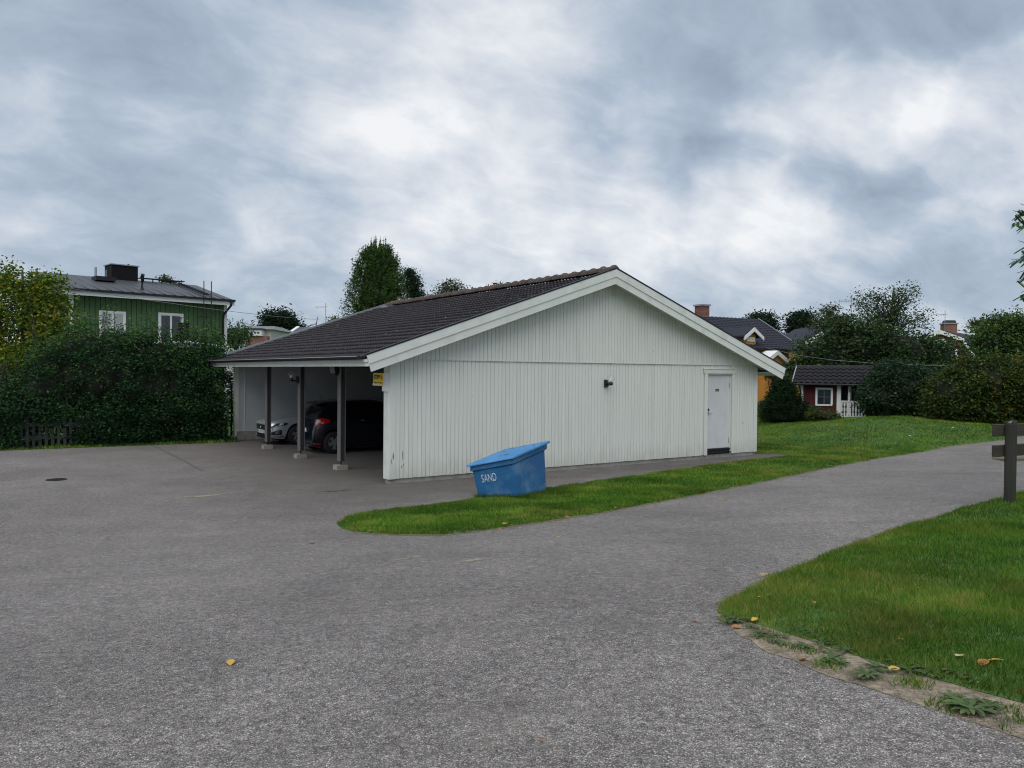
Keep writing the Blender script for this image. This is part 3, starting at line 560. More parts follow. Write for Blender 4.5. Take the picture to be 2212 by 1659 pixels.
MB().box(-EL + .045, -.001, -OV + .03, LG + .3, ZM + .085, ZM + .10).build('eave_soffit', W_TRIM, gar)
MB().box(-EL + .02, -EL + .044, -OV + .005, LR - .12, ZM + .075, ZEL - .10).build('fascia', W_TRIM, gar)
MB().box(W + .001, W + ER - .03, -OV + .03, LG + .3, ZM - .06, ZM - .045).build('eave_soffit', W_BARGE, gar)
# roof deck and the tiles on it
mb = MB(); a, b = -EL + .05, W + ER - .03
mb.prism([(a, -OV, zt(a) - .14), (a, -OV, zt(a) - .27), (UA, -OV, ZA - .28), (b, -OV, zt(b) - .27), (b, -OV, zt(b) - .14), (UA, -OV, ZA - .14)], (0, LR + OV - .02, 0))
roof = mb.build('roof', W_BARGE, gar)
def tile_mb(w=.30, ln=.405, amp=.024, seg=10, lip=.030, lift=.030, humps=2):
    m = MB(); ys = [w * i / seg for i in range(seg + 1)]; hz = [amp * (.5 - .5 * math.cos(2 * math.pi * humps * y / w)) ** 1.1 for y in ys]
    m.v = [(0, y, h + lift - lip) for y, h in zip(ys, hz)] + [(0, y, h + lift) for y, h in zip(ys, hz)] + [(ln, y, h) for y, h in zip(ys, hz)]
    n = seg + 1; m.f = [(r * n + i, r * n + i + 1, (r + 1) * n + i + 1, (r + 1) * n + i) for r in (0, 1) for i in range(seg)]; return m
tm = tile_mb(amp=.034, lift=.052, lip=.052).mesh('roof_tile'); tm.materials.append(TILE)
aL, aR = math.atan(TL), math.atan(TR); EXP = .343
slopeL = math.hypot(UA + EL, ZA - ZEL); nrow = int(slopeL / EXP); tiles = []
for r in range(nrow):
    for c in range(45):
        s = r * EXP - .0; v = -OV + .045 + c * .2995
        p = Vector((-EL + .0 + s * math.cos(aL), v, ZEL - .105 + s * math.sin(aL)))
        x, y = wxy(p.x, p.y); tiles.append((x * x + y * y, p))
tiles.sort(key=lambda t: t[0]); MT = frame((0, 0, 0), (math.cos(aL), 0, math.sin(aL)), (0, 1, 0), (-math.sin(aL), 0, math.cos(aL)))
for k, (_, p) in enumerate(tiles[:295]):
    o = link('roof_tile', tm, None, roof); o.matrix_local = Matrix.Translation(p + Vector((rr.uniform(-.005, .005), 0, rr.uniform(-.002, .003)))) @ MT @ Matrix.Rotation(rr.uniform(-.006, .006), 4, 'Z')
def joined_tiles(name, base, places, M, m, parent, jit=.003):
    b = np.array([M @ Vector(v) for v in base.v]); nv = len(b); V = []; Fc = []
    for i, p in enumerate(places):
        V.append(b + np.array(p) + RNG.uniform(-jit, jit, 3)); Fc += [tuple(q + i * nv for q in f) for f in base.f]
    me = bpy.data.meshes.new(name); me.from_pydata(np.concatenate(V).tolist(), [], Fc); o = link(name, me, m, parent); o['kind'] = 'stuff'; return o
joined_tiles('roof_tiles_beyond', tile_mb(seg=8, amp=.034, lift=.052, lip=.052), [p for _, p in tiles[295:]], MT, TILE, roof)
MTR = frame((0, 0, 0), (-math.cos(aR), 0, math.sin(aR)), (0, -1, 0), (math.sin(aR), 0, math.cos(aR)))
joined_tiles('roof_tiles_far_slope', tile_mb(seg=8, amp=.034, lift=.052, lip=.052), [(W + ER - r * EXP * math.cos(aR), -OV + .345 + c * .2995, ZER - .105 + r * EXP * math.sin(aR)) for r in range(int(math.hypot(W + ER - UA, ZA - ZER) / EXP)) for c in range(45)], MTR, TILE, roof)
for k in range(33):
    m = MB(); n = 9; r0, r1 = .125, .108
    for y, rad in ((0, r0 + .018), (.06, r0 + .012), (.062, r1 + .008), (.43, r1)):
        m.v += [(rad * math.cos(math.pi * (i / (n - 1) * 1.1 - .05)) * 1.1, y, rad * math.sin(math.pi * (i / (n - 1) * 1.1 - .05)) + rr.uniform(-.004, .004)) for i in range(n)]
    m.f = [(r * n + i, r * n + i + 1, (r + 1) * n + i + 1, (r + 1) * n + i) for r in range(3) for i in range(n - 1)] + [tuple(range(n))]
    o = m.build('ridge_tile', RIDGE, roof, (UA + rr.uniform(-.006, .006), -OV + .03 + k * .405, ZA - .055 + rr.uniform(-.006, .006)), smooth=True)
    o.rotation_euler = (rr.uniform(-.012, .012), 0, 0)
# little pale lichen and debris on the tiles
m = MB()
for k in range(46):
    s, v = rr.uniform(.2, 6.6), rr.uniform(-.2, 12.8); p = Vector((-EL + s * math.cos(aL), v, ZEL - .05 + s * math.sin(aL))); r = rr.uniform(.008, .025)
    m.poly([p + Vector((math.cos(a) * r, math.sin(a) * r * 1.6, math.cos(a) * r * TL + .012)) for a in (0, 1.3, 2.4, 3.6, 5)])
o = m.build('lichen_specks', mat('pale_lichen', (.34, .34, .30), .9, .2, 20), roof); o['kind'] = 'stuff'
# barge boards (near gable), flashings
def barge(y0, y1, t0, t1, m, name, cut=.16, parent=gar, side=0):
    for sgn in ((-1, 1) if side == 0 else (side,)):
        ue = -EL if sgn < 0 else W + ER; s = 1 if sgn < 0 else -1
        uc0, uc1 = ue + s * cut * t0, ue + s * cut * t1
        q = [(uc0, y0, zt(uc0) - t0), (UA, y0, ZA - t0), (UA, y0, ZA - t1), (uc1, y0, zt(uc1) - t1)]
        MB().prism(q, (0, y1 - y0, 0)).build(name, m, parent)
barge(-OV - .030, -OV - .002, .028, .222, W_BARGE, 'barge_board', .3); barge(-OV - .010, -OV + .018, .2225, .405, W_BARGE, 'barge_board', .3)
barge(-OV - .040, -OV + .075, -.010, .026, DARKMETAL, 'verge_flashing', 0)
barge(LR - .05, LR - .02, .03, .38, W_BARGE, 'barge_board', .3); barge(LR - .09, LR + .0, -.035, .03, GREYMETAL, 'verge_flashing', 0)
# gutter along the open side
def gutter(u, z, v0, v1, sgn):
    m = MB(); n = 8
    for v in (v0, v1): m.v += [(u + .062 * math.cos(math.pi + math.pi * i / n), v, z + .062 * math.sin(math.pi + math.pi * i / n)) for i in range(n + 1)]
    m.f = [(i, i + 1, n + 2 + i, n + 1 + i) for i in range(n)] + [tuple(range(n + 1)), tuple(range(n + 1, 2 * n + 2))]
    gt = m.build('gutter', DARKMETAL, gar, smooth=False); MB().tube([(u - sgn * .064, v0, z + .004), (u - sgn * .064, v1, z + .004)], .008, 6).build('rim', RIMMETAL, gt)
    k = v0 + .35
    while k < v1:
        MB().box(u - .066, u - .058, k, k + .02, z - .05, z + .012).build('bracket', DARKMETAL, gt); k += .62
gutter(-.83, 2.745, -.32, 13.0, 1); gutter(W + .86, 2.62, -.38, 13.0, -1)
pp = [(-.83, 12.78, 2.70), (-.83, 12.78, 2.60), (-.70, 12.76, 2.50), (-.14, 12.66, 2.02), (-.09, 12.64, 1.90), (-.09, 12.64, .12)]
dp = MB().tube(pp, .04, 10).build('downpipe', DARKMETAL, gar, smooth=True); MB().tube([(-.09, 12.64, .16), (-.09, 12.64, .0)], .055, 10).build('drain_collar', GREYMETAL, dp)
# posts
PM = [MB().box(-.040, -.018, -.10, .10, .215, ZM - .002).mesh('post')]; PM[0].materials.append(POSTG)
cm = MB().box(-.0178, .078, -.088, .088, .215, ZM - .002).mesh('core'); cm.materials.append(POSTB)
bm_ = MB().box(.0782, .100, -.10, .10, .215, ZM - .002).mesh('back_board'); bm_.materials.append(POSTG)
st = MB().box(.0, .055, -.1, -.0885, .215, ZM - .3).mesh('side_strip'); st.materials.append(POSTB)
rod = MB().tube([(.02, 0, .12), (.02, 0, .216)], .018, 8).mesh('anchor_rod'); rod.materials.append(DARKMETAL)
pl = MB().hexa([(-.14, -.14, -.1), (.16, -.14, -.1), (.16, .14, -.1), (-.14, .14, -.1), (-.13, -.13, .12), (.15, -.13, .12), (.15, .13, .12), (-.13, .13, .12)]).mesh('plinth'); pl.materials.append(PLINTH)
for v in (2.93, 5.90, 8.97):
    p = link('post', PM[0], None, gar, (.055, v, 0))
    for nme, me in (('core', cm), ('back_board', bm_), ('side_strip', st), ('anchor_rod', rod), ('plinth', pl)):
        o = link(nme, me, None, p)
        if nme == 'plinth': o.rotation_euler[2] = rr.uniform(-.08, .08)
# door
dr = MB().box(D0 + .035, D1 - .035, .065, .11, .285, 2.415).build('door', W_DOOR, gar, bevel=.003)
MB().box(D0 + .002, D0 + .034, .0225, .13, .13, 2.453).build('door_frame', W_BOARD, gar); MB().box(D1 - .034, D1 - .002, .0225, .13, .13, 2.453).build('door_frame', W_BOARD, gar); MB().box(D0 + .035, D1 - .035, .0225, .13, 2.417, 2.453).build('door_frame', W_BOARD, gar)
MB().box(D0 + .0355, D1 - .0355, .0, .14, .235, .28).build('threshold', DARKMETAL, gar); MB().box(D0 + .0355, D1 - .0355, .03, .16, ZB, .23).build('door_sill', mat('black_rubber', (.01, .01, .012), .7), gar)
MB().box(D0 + .0355, D1 - .0355, -.03, .03, .15, .175).build('threshold', DARKMETAL, gar)
for u0, u1, z0, z1, y in ((D0 - .125, D0 - .001, ZB - .01, 2.458, -.026), (D1 + .001, D1 + .115, ZB - .01, 2.458, -.026), (D0 - .155, D1 + .165, 2.46, 2.585, -.034)):
    MB().box(u0, u1, y, .0, z0, z1).build('casing', W_BOARD, gar, bevel=.003)
MB().box(D0 - .165, D1 + .175, -.05, .0, 2.587, 2.60).build('drip_strip', W_TRIM, gar)
h = MB().box(10.065, 10.095, .05, .064, 1.25, 1.36).build('handle', BLACK, dr); 
MB().tube([(10.08, .055, 1.315), (10.08, .01, 1.315), (10.22, .008, 1.312)], .010, 8).build('lever', GREYMETAL, h)
MB().tube([(10.085, .064, 1.415), (10.085, .028, 1.415)], .035, 14).build('lock', BLACK, dr, smooth=False)
for z in (2.05, .42): MB().tube([(D1 - .037, .055, z), (D1 - .037, .055, z + .15)], .013, 8).build('hinge', GREYMETAL, dr)
s = MB().box(10.40, 10.55, .058, .0645, 1.945, 2.01).build('name_plate', BLACK, dr); MB().box(10.408, 10.542, .056, .058, 1.974, 1.983).build('print_line', W_TRIM, dr)
# gable vents
for u, z in ((5.80, 4.50), (6.355, 4.535)):
    vt = MB().box(u - .085, u + .085, -.036, -.0265, z - .10, z + .11).build('vent', W_BOARD, gar)
    for k in range(5): MB().hexa([(u - .065, -.05, z - .075 + k * .035), (u + .065, -.05, z - .075 + k * .035), (u + .065, -.037, z - .062 + k * .035), (u - .065, -.037, z - .062 + k * .035), (u - .065, -.046, z - .067 + k * .035), (u + .065, -.046, z - .067 + k * .035), (u + .065, -.037, z - .050 + k * .035), (u - .065, -.037, z - .050 + k * .035)]).build('slat', W_BOARD, vt)
# flaked paint and knots
CHIP = mat('bare_weathered_wood', (.13, .125, .115), .9, .3, 30)
for u, z, w, h, y in ((.09, .60, .018, .20, -.0235), (.055, .50, .012, .16, -.0235), (.33, .62, .012, .34, -.003), (.345, .40, .008, .10, -.003), (.30, .36, .01, .06, -.003), (11.55, 1.0, .012, .13, -.003), (4.6, 1.7, .01, .012, -.003), (2.1, 1.9, .012, .012, -.003), (6.62, 2.9, .014, .02, -.029), (4.9, 3.2, .012, .012, -.029), (4.6, 3.15, .012, .012, -.029), (7.8, 3.05, .014, .03, -.029), (2.9, 3.0, .012, .02, -.029), (9.15, .18, .03, .02, -.003), (.9, 1.35, .012, .012, -.003)):
    m = MB(); n = 9; m.prism([(u + w * math.cos(i * 2 * math.pi / n) * rr.uniform(.5, 1), y, z + h * .5 * math.sin(i * 2 * math.pi / n) * rr.uniform(.6, 1)) for i in range(n)], (0, .002, 0)); m.build('paint_flake', CHIP, gar)
# ------------------------------------------------------------------ lamps, floodlight and sign fixed to it
def gl(u, v, z): x, y = wxy(u, v); return (x, y, z)
def globe_lamp(label, loc, rz):
    t = thing('wall_lamp', label, 'lamp', loc, rz, 'globe lamps on the garage')
    MB().box(-.06, .06, -.05, .0, -.11, .09).build('wall_box', BLACK, t, bevel=.01)
    MB().tube([(0, -.05, -.03), (0, -.14, -.05), (0, -.19, -.03)], .018, 8).build('arm', BLACK, t, smooth=True)
    MB().lathe([(.0, -.06), (.05, -.055), (.062, -.02), (.055, .02), (.03, .035), (.0, .035)], (0, -.20, .0)).build('socket', BLACK, t, smooth=True)
    prof = [(.105 * math.sin(a), .105 - .105 * math.cos(a)) for a in [math.pi * (i / 12) for i in range(2, 13)]]
    MB().lathe(prof, (0, -.20, .012), 24).build('globe', GLASS, t, smooth=True)
    MB().lathe([(.0, .03), (.014, .035), (.016, .06), (.026, .09), (.02, .115), (.0, .122)], (0, -.20, .0), 14).build('bulb', mat('milky_bulb', (.8, .8, .78), .3, .02), t, smooth=True)
    return t
t1 = globe_lamp('black wall lamp with clear glass globe on the closed gable wall', gl(6.13, -.003, 2.19), GT)
globe_lamp('clear globe lamp on a black arm on the middle carport post', gl(.006, 5.93, 2.20), GT - math.pi / 2)
t = thing('floodlight', 'small black floodlight with square glass at the top of the nearest carport post', 'floodlight', gl(-.03, 3.0, 2.50), GT)
MB().box(-.14, .035, -.09, .09, -.10, .10).xf(Matrix.Rotation(R(-14), 4, 'Y') @ Matrix.Rotation(R(25), 4, 'Z')).build('housing', BLACK, t, bevel=.01)
MB().box(-.150, -.1405, -.075, .075, -.08, .08).xf(Matrix.Rotation(R(-14), 4, 'Y') @ Matrix.Rotation(R(25), 4, 'Z')).build('lens', mat('lamp_glass', (.14, .15, .17), .15, .05), t)
MB().box(-.05, .05, -.03, .03, -.17, -.09).build('sensor', BLACK, t, bevel=.008)
t = thing('warning_sign', 'yellow STOPP sign on the white post at the carport corner', 'sign', gl(-.062, .44, 2.28), GT)
YEL = mat('yellow_sign', (.85, .58, .02), .4, .04, 6); SB = mat('sign_black', (.015, .014, .014), .5)
MB().box(-.006, .0, -.26, .26, -.125, .125).build('panel', YEL, t); MB().box(.001, .012, -.24, .30, -.150, -.10).build('backing', W_TRIM, t); MB().box(.001, .055, -.41, -.19, -.27, .13).build('bracket_board', W_TRIM, t)
MT_ = frame((0, 0, 0), (0, -1, 0), (0, 0, 1), (-1, 0, 0))
text_mesh('STOPP', .13, SB, t, MT_ @ Matrix.Translation((-.065, .035, .007)), sx=.85, offset=.007)
text_mesh('LARM & TV-övervakning', .042, SB, t, MT_ @ Matrix.Translation((0, -.085, .007)), sx=1.0, offset=.0012)
m = MB(); n = 24
for r in (.062, .050): m.v += [(-.0075, -.18 + r * math.cos(2 * math.pi * i / n), .035 + r * 1.05 * math.sin(2 * math.pi * i / n)) for i in range(n)]
m.f = [(i, (i + 1) % n, n + (i + 1) % n, n + i) for i in range(n)]; m.build('ring', mat('sign_red', (.35, .04, .02), .5), t)
MB().box(-.0078, -.007, -.195, -.165, -.0, .075).build('hand_symbol', SB, t)
# ================================================================== THE SAND BOX
def P3(px, py, x, y):
    a, b, c = at_dir(px, py); return Vector((x, y, H + c / b * y))
LF, FF, RF, BF = Vector((-.87, 14.7, .665)), Vector((.055, 14.5, .865)), Vector((.795, 15.5, 1.085)), Vector((-.13, 15.7, .885))
c0 = Vector((-.02, 15.1, 0)); sb = thing('sand_box', 'worn blue plastic grit bin lettered SAND leaning on the grass strip', 'sand bin', (c0.x, c0.y, .04))
BLUE = mat('faded_blue_plastic', (.016, .115, .29), .5, .16, 3, .3, 30, alt=(.085, .20, .34), altscale=1.7, altlo=.46, althi=.60)
BLUEL = mat('blue_plastic_lid', (.040, .215, .48), .4, .10, 3, .15, 30, alt=(.08, .26, .52), altscale=3, altlo=.5, althi=.8)
off = Vector((c0.x, c0.y, .04)); top = [p - off for p in (LF, FF, RF, BF)]
cen = sum(top, Vector()) / 4
def inset(k, dz): return [cen + (p - cen) * k + Vector((0, 0, dz)) for p in top]
bot = [Vector(p) - off for p in ((-.60, 14.78, -.14), (.19, 14.62, -.06), (.73, 15.42, .0), (-.05, 15.55, -.06))]
def ring_loft(levels, seg=6, rad=.10):
    m = MB(); rings = []
    for q in levels:
        ring = []
        for i in range(4):
            a, b, c = q[i - 1], q[i], q[(i + 1) % 4]; r1 = b + (a - b).normalized() * rad; r2 = b + (c - b).normalized() * rad
            for k in range(seg + 1):
                t = k / seg; ring.append(r1 * (1 - t) ** 2 + b * 2 * t * (1 - t) + r2 * t * t)
            for k in range(1, 5): 
                t = k / 5; nx_ = q[(i + 1) % 4] + (b - q[(i + 1) % 4]).normalized() * rad; ring.append(r2.lerp(nx_, t))
        rings.append(ring)
    n = len(rings[0])
    for rg in rings: m.v += [tuple(p) for p in rg]
    for j in range(len(rings) - 1): m.f += [(j * n + i, j * n + (i + 1) % n, (j + 1) * n + (i + 1) % n, (j + 1) * n + i) for i in range(n)]
    return m, n, len(rings)
tp = inset(.93, -.015); rim0 = inset(.93, -.12); rim1 = inset(.87, -.145)
lev = [bot] + [[a.lerp(b, t) + (cen - a).normalized() * -.02 * math.sin(math.pi * t) * 0 for a, b in zip(bot, rim1)] for t in (.12, .35, .6, .85)] + [rim1, rim0, tp]
m, n, nr = ring_loft(lev, 5, .09); body = m.build('body', BLUE, sb, smooth=True)
md = body.modifiers.new('edge', 'EDGE_SPLIT'); md.split_angle = R(38)
l0, l1, l2, l3 = inset(1.0, -.020), inset(1.0, .004), inset(.985, .018), inset(.80, .032)
m, n, nr = ring_loft([inset(.9, -.020), l0, l1, l2, l3], 5, .07); m.f.append(tuple((nr - 1) * n + i for i in range(n))); lid = m.build('lid', BLUEL, sb, smooth=True)
md = lid.modifiers.new('edge', 'EDGE_SPLIT'); md.split_angle = R(40)
HOLE = mat('dark_hole', (.008, .012, .02), .8)
tx, ty = (top[1] - top[0]), (top[3] - top[0]); nz = tx.cross(ty).normalized()
for a, b, r, e_ in ((.30, .62, .02, 1), (.36, .78, .018, 1), (.80, .78, .018, 1), (.90, .86, .018, 1), (.12, .32, .016, 1), (.86, .70, .02, 2.2), (.56, .82, .02, 2.4), (.25, .86, .012, 3), (.62, .27, .020, 4.5), (.55, .22, .012, 4)):
    p = top[0] + tx * a + ty * b + nz * .036 ; q = [p + tx.normalized() * r * math.cos(w) + ty.normalized() * r * .7 * e_ * math.sin(w) for w in [i * math.pi / 5 for i in range(10)]]
    MB().poly(q).build('hole', HOLE, lid)
fx = (bot[1].lerp(rim1[1], .8) - bot[0].lerp(rim1[0], .8)).normalized(); fy = ((rim1[0] - bot[0]) + (rim1[1] - bot[1])).normalized(); fn = fx.cross(fy).normalized(); fy = fn.cross(fx)
A0 = bot[0].lerp(rim1[0], .77); A1 = bot[1].lerp(rim1[1], .77); pc = A0.lerp(A1, .385) + fn * .012
text_mesh('SAND', .215, mat('stencil_white', (.62, .66, .70), .7, .2, 25, alt=(.2, .3, .42), altscale=30, altlo=.55, althi=.8), sb, frame(pc, fx, fy, fn), sx=.52, offset=-.002, extrude=.002)
# ================================================================== CARS
TYRE = mat('tyre_rubber', (.012, .012, .013), .8, .15, 20); CARGL = mat('car_window', (.006, .007, .009), .06, .02, spec=.6)
CHROME = mat('chrome', (.6, .62, .65), .15, .03, metal=1); PLATE = mat('plate_white', (.7, .7, .68), .4, .02)
def car(name, label, cat, loc, rz, LN, HW, top, belt, wid, cab, paint, axles, rw, rear=False, base=.21):
    """x runs from the nose back; top, belt, wid: profiles over x; cab = (windscreen foot, roof front, roof rear, rear screen foot)"""
    t = thing(name, label, cat, loc, rz)
    ip = lambda x, pr: float(np.interp(x, [p[0] for p in pr], [p[1] for p in pr]))
    xs = sorted(set([0, .02, .05, .10, .17, .26, .38, .5] + list(np.linspace(.6, LN - .5, 56)) + [LN - .38, LN - .26, LN - .17, LN - .10, LN - .05, LN - .02, LN]))
    def section(x):
        zt_, zb_, w = ip(x, top), ip(x, belt), ip(x, wid) * HW; zb_ = min(zb_, zt_ - .03)
        e_ = min(x, LN - x); zl = base + .05 * max(0, 1 - e_ / .35)
        arch = 0
        for a in axles:
            if abs(x - a) < rw * 1.14: zl = max(zl, rw + math.sqrt((rw * 1.14) ** 2 - (x - a) ** 2)); arch = 1
        k = min(1, max(0, (zt_ - zb_ - .05) / .35)); wr = w * (.93 - .21 * k)
        pts = [(w * .93, zl), (w * .99, zl + .06 if not arch else zl + .02), (w * 1.0, max(zl + .03, zb_ * .62)), (w * 1.0, max(zl + .04, zb_ * .80)), (w * .985, max(zl + .05, zb_ - .09)), (w * .955, zb_),
               (wr, zt_ - .055 * k - .022), (wr * .88, zt_ - .018), (wr * .5, zt_ - .004), (0, zt_)]
        return pts
    S = [section(x) for x in xs]; n = len(S[0]); V = []; ring = 2 * n - 1
    for x, s_ in zip(xs, S):
        V += [(x, -y, z) for y, z in s_] + [(x, y, z) for y, z in s_[-2::-1]]
    body, side, ws, rw_ = [], [], [], []
    fx0, rf, rr_, bx = cab
    for i in range(len(xs) - 1):
        xm = (xs[i] + xs[i + 1]) / 2
        for j in range(ring - 1):
            f = (i * ring + j, (i + 1) * ring + j, (i + 1) * ring + j + 1, i * ring + j + 1); jj = min(j, ring - 2 - j)
            if jj == 5 and fx0 + .35 < xm < bx - .12 and not any(abs(xm - q) < .05 for q in cab_pillars(cab)): side.append(f)
            elif jj >= 6 and (fx0 + .04 < xm < rf - .02 or rr_ + .10 < xm < bx - .04): (ws if xm < (rf + rr_) / 2 else rw_).append(f)
            else: body.append(f)
    body.append(tuple(range(ring))); k = (len(xs) - 1) * ring; body.append(tuple(k + j for j in range(ring))[::-1])
    for nm, fs, m in (('body', body, paint), ('side_window', side, CARGL), ('windscreen', ws, CARGL), ('rear_window', rw_, CARGL)):
        if not fs: continue
        mb = MB(); mb.v = V; mb.f = fs; o = mb.build(nm, m, t, smooth=True)
        bm = bmesh.new(); bm.from_mesh(o.data); bmesh.ops.delete(bm, geom=[v for v in bm.verts if not v.link_faces], context='VERTS'); bm.to_mesh(o.data); bm.free()
        md = o.modifiers.new('e', 'EDGE_SPLIT'); md.split_angle = R(50)
    MB().box(.25, LN - .25, -HW * .80, HW * .80, .17, .40).build('underbody', BLACK, t)
    for a in axles:
        for s in (-1, 1):
            y0 = s * (HW - .02); pr = [(rw * .62, -.0), (rw * .93, -.0), (rw, -.03), (rw, -.17), (rw * .9, -.20)]
            M_ = frame((a, y0, rw), (1, 0, 0), (0, 0, -s), (0, s, 0))
            wl = MB().lathe(pr, seg=28).xf(M_).build('wheel', TYRE, t, smooth=True)
            mb = MB(); mb.lathe([(rw * .64, -.005), (rw * .60, -.0), (rw * .56, -.03), (rw * .54, -.10), (0, -.10)], seg=28)
            mb.xf(M_); mb.build('rim', mat('dark_alloy', (.16, .165, .175), .35, .05, metal=.7), wl, smooth=False)
            mb = MB(); ns = 5
            for q in range(ns):
                an = 2 * math.pi * q / ns + .3; c_, s_ = math.cos(an), math.sin(an)
                def pp_(r, w, z): return (c_ * r - s_ * w, s_ * r + c_ * w, z)
                mb.hexa([pp_(.03, -.045, -.05), pp_(rw * .60, -.06, -.03), pp_(rw * .60, .06, -.03), pp_(.03, .045, -.05), pp_(.03, -.04, -.012), pp_(rw * .60, -.05, -.006), pp_(rw * .60, .05, -.006), pp_(.03, .04, -.012)])
            mb.lathe([(.06, -.05), (.06, -.008), (0, -.004)], seg=12).xf(M_); mb.build('spokes', mat('alloy', (.42, .43, .45), .3, .05, metal=.7), wl)
    def patch_(nm, x0, x1, j0, j1, m, s=-1, off=.006, nx=8, parent=None, shp=None):
        q = []
        for a in range(nx + 1):
            x = x0 + (x1 - x0) * a / nx; sec = section(x); 
            for b in range(nx + 1):
                jf = j0 + (j1 - j0) * b / nx
                if shp: w_ = float(np.interp(a / nx, [0, .2, .5, .8, 1], shp)); jf = (j0 + j1) / 2 + (jf - (j0 + j1) / 2) * w_
                j = min(int(jf), n - 2); fr = jf - j
                y, z = sec[j][0] * (1 - fr) + sec[j + 1][0] * fr, sec[j][1] * (1 - fr) + sec[j + 1][1] * fr
                ex = -1 if x < .5 else (1 if x > LN - .5 else 0); q.append((x + ex * off, s * (y + off), z + off * .3))
        mb = MB(); mb.v = q; mb.f = [(a * (nx + 1) + b, (a + 1) * (nx + 1) + b, (a + 1) * (nx + 1) + b + 1, a * (nx + 1) + b + 1) for a in range(nx) for b in range(nx)]
        o = mb.build(nm, m, parent or t, smooth=True); md = o.modifiers.new('s', 'SOLIDIFY'); md.thickness = .004; md.offset = 0; return o
    t_parts = dict(patch=patch_, section=section)
    return t, t_parts
def cab_pillars(cab): return [(cab[1] + cab[2]) / 2 + .1, cab[2] - .15]
SILVER = mat('silver_car_paint', (.52, .56, .61), .24, .03, metal=.5, coat=.6); NAVY = mat('dark_blue_car_paint', (.005, .007, .014), .2, .05, coat=.6)
# silver estate, nose towards the open side
LN = 4.77; x, y = wxy(.37, 10.62)
t, K = car('silver_car', 'silver car parked nose outward beside the pale far wall', 'car', (x, y, 0), GT, LN, .915,
    [(0, .70), (.05, .76), (.2, .82), (.6, .88), (1.3, .99), (1.45, 1.02), (2.25, 1.42), (2.6, 1.46), (3.8, 1.44), (4.4, 1.33), (4.62, 1.0), (4.77, .85)],
    [(0, .64), (.3, .78), (.9, .84), (1.45, .92), (4.2, .99), (4.77, .8)],
    [(0, .80), (.05, .86), (.17, .91), (.4, .955), (.8, .985), (1.2, 1), (4.0, 1), (4.5, .96), (4.77, .84)],
    (1.42, 2.25, 4.15, 4.7), SILVER, (.93, 3.72), .325)
K['patch']('headlight', .05, .60, 3.0, 4.5, mat('headlamp_dark', (.03, .033, .04), .08, .05, coat=1), shp=[.75, .9, .9, .8, .25]); K['patch']('headlight', .05, .60, 3.0, 4.5, MATS['headlamp_dark'], s=1, shp=[.75, .9, .9, .8, .25])
for s in (-1, 1):
    K['patch']('light_strip', .05, .42, 3.2, 3.45, mat('lamp_strip', (.6, .64, .68), .2, .02), s=s, off=.012)
    K['patch']('lamp_lens', .34, .47, 3.6, 4.2, mat('lamp_strip', (.6, .64, .68)), s=s, off=.012)
    K['patch']('fog_recess', .07, .40, 1.35, 2.1, BLACK, s=s, off=.008); K['patch']('fog_lamp', .20, .33, 1.5, 1.95, MATS['lamp_glass'], s=s, off=.014)
    K['patch']('chrome_strip', .03, .46, .95, 1.2, CHROME, s=s, off=.014)
g_ = MB().box(-.012, .01, -.55, .55, .49, .66).build('grille', BLACK, t)
for k in range(4): MB().box(-.02, -.0125, -.54, .54, .515 + k * .038, .525 + k * .038).build('grille_bar', CHROME, g_)
MB().lathe([(.055, 0), (.06, .006), (.045, .008), (.04, .0), (0, .0)], seg=18).xf(frame((-.022, 0, .585), (0, 1, 0), (0, 0, 1), (-1, 0, 0))).build('round_badge', CHROME, t)
MB().box(-.010, .01, -.50, .50, .235, .36).build('lower_intake', BLACK, t); MB().box(-.016, -.004, -.52, .52, .215, .232).build('chrome_strip', CHROME, t)
p = MB().box(-.024, -.013, -.26, .26, .375, .48).build('number_plate', PLATE, t)
text_mesh('DLU 954', .10, SB, p, frame((-.0245, 0, .428), (0, -1, 0), (0, 0, 1), (-1, 0, 0)), sx=.95)
for s in (-1, 1): MB().hexa([(1.75, s * .93, .95), (1.85, s * .93, .95), (1.85, s * 1.08, .95), (1.77, s * 1.08, .96), (1.74, s * .93, 1.04), (1.87, s * .93, 1.04), (1.87, s * 1.08, 1.08), (1.79, s * 1.08, 1.08)]).build('mirror', SILVER, t, bevel=.01)
MB().tube([(1.38, .1, 1.035), (1.44, -.35, 1.05), (1.50, -.62, 1.055)], .009, 5).build('wiper', BLACK, t)
# dark hatchback, tail towards the open side
LN = 4.06; x, y = wxy(.65 + LN, 7.33)
t, K = car('dark_car', 'dark blue hatchback parked tail outward with red tail lamps', 'car', (x, y, 0), GT + math.pi, LN, .895,
    [(0, .66), (.1, .78), (.4, .90), (1.0, 1.02), (1.75, 1.49), (2.1, 1.56), (3.0, 1.55), (3.45, 1.50), (3.62, 1.46), (3.88, 1.10), (3.98, .98), (4.02, .80), (4.06, .62)],
    [(0, .6), (.3, .80), (1.0, .93), (2.5, 1.0), (3.5, 1.06), (3.88, 1.05), (4.0, .9), (4.06, .58)],
    [(0, .80), (.1, .90), (.3, .95), (.8, 1), (3.3, 1), (3.7, .96), (3.9, .90), (4.0, .86), (4.06, .80)],
    (.95, 1.75, 3.52, 3.90), NAVY, (.72, 3.42), .33)
RED = mat('red_tail_lens', (.55, .008, .012), .10, .05, coat=1)
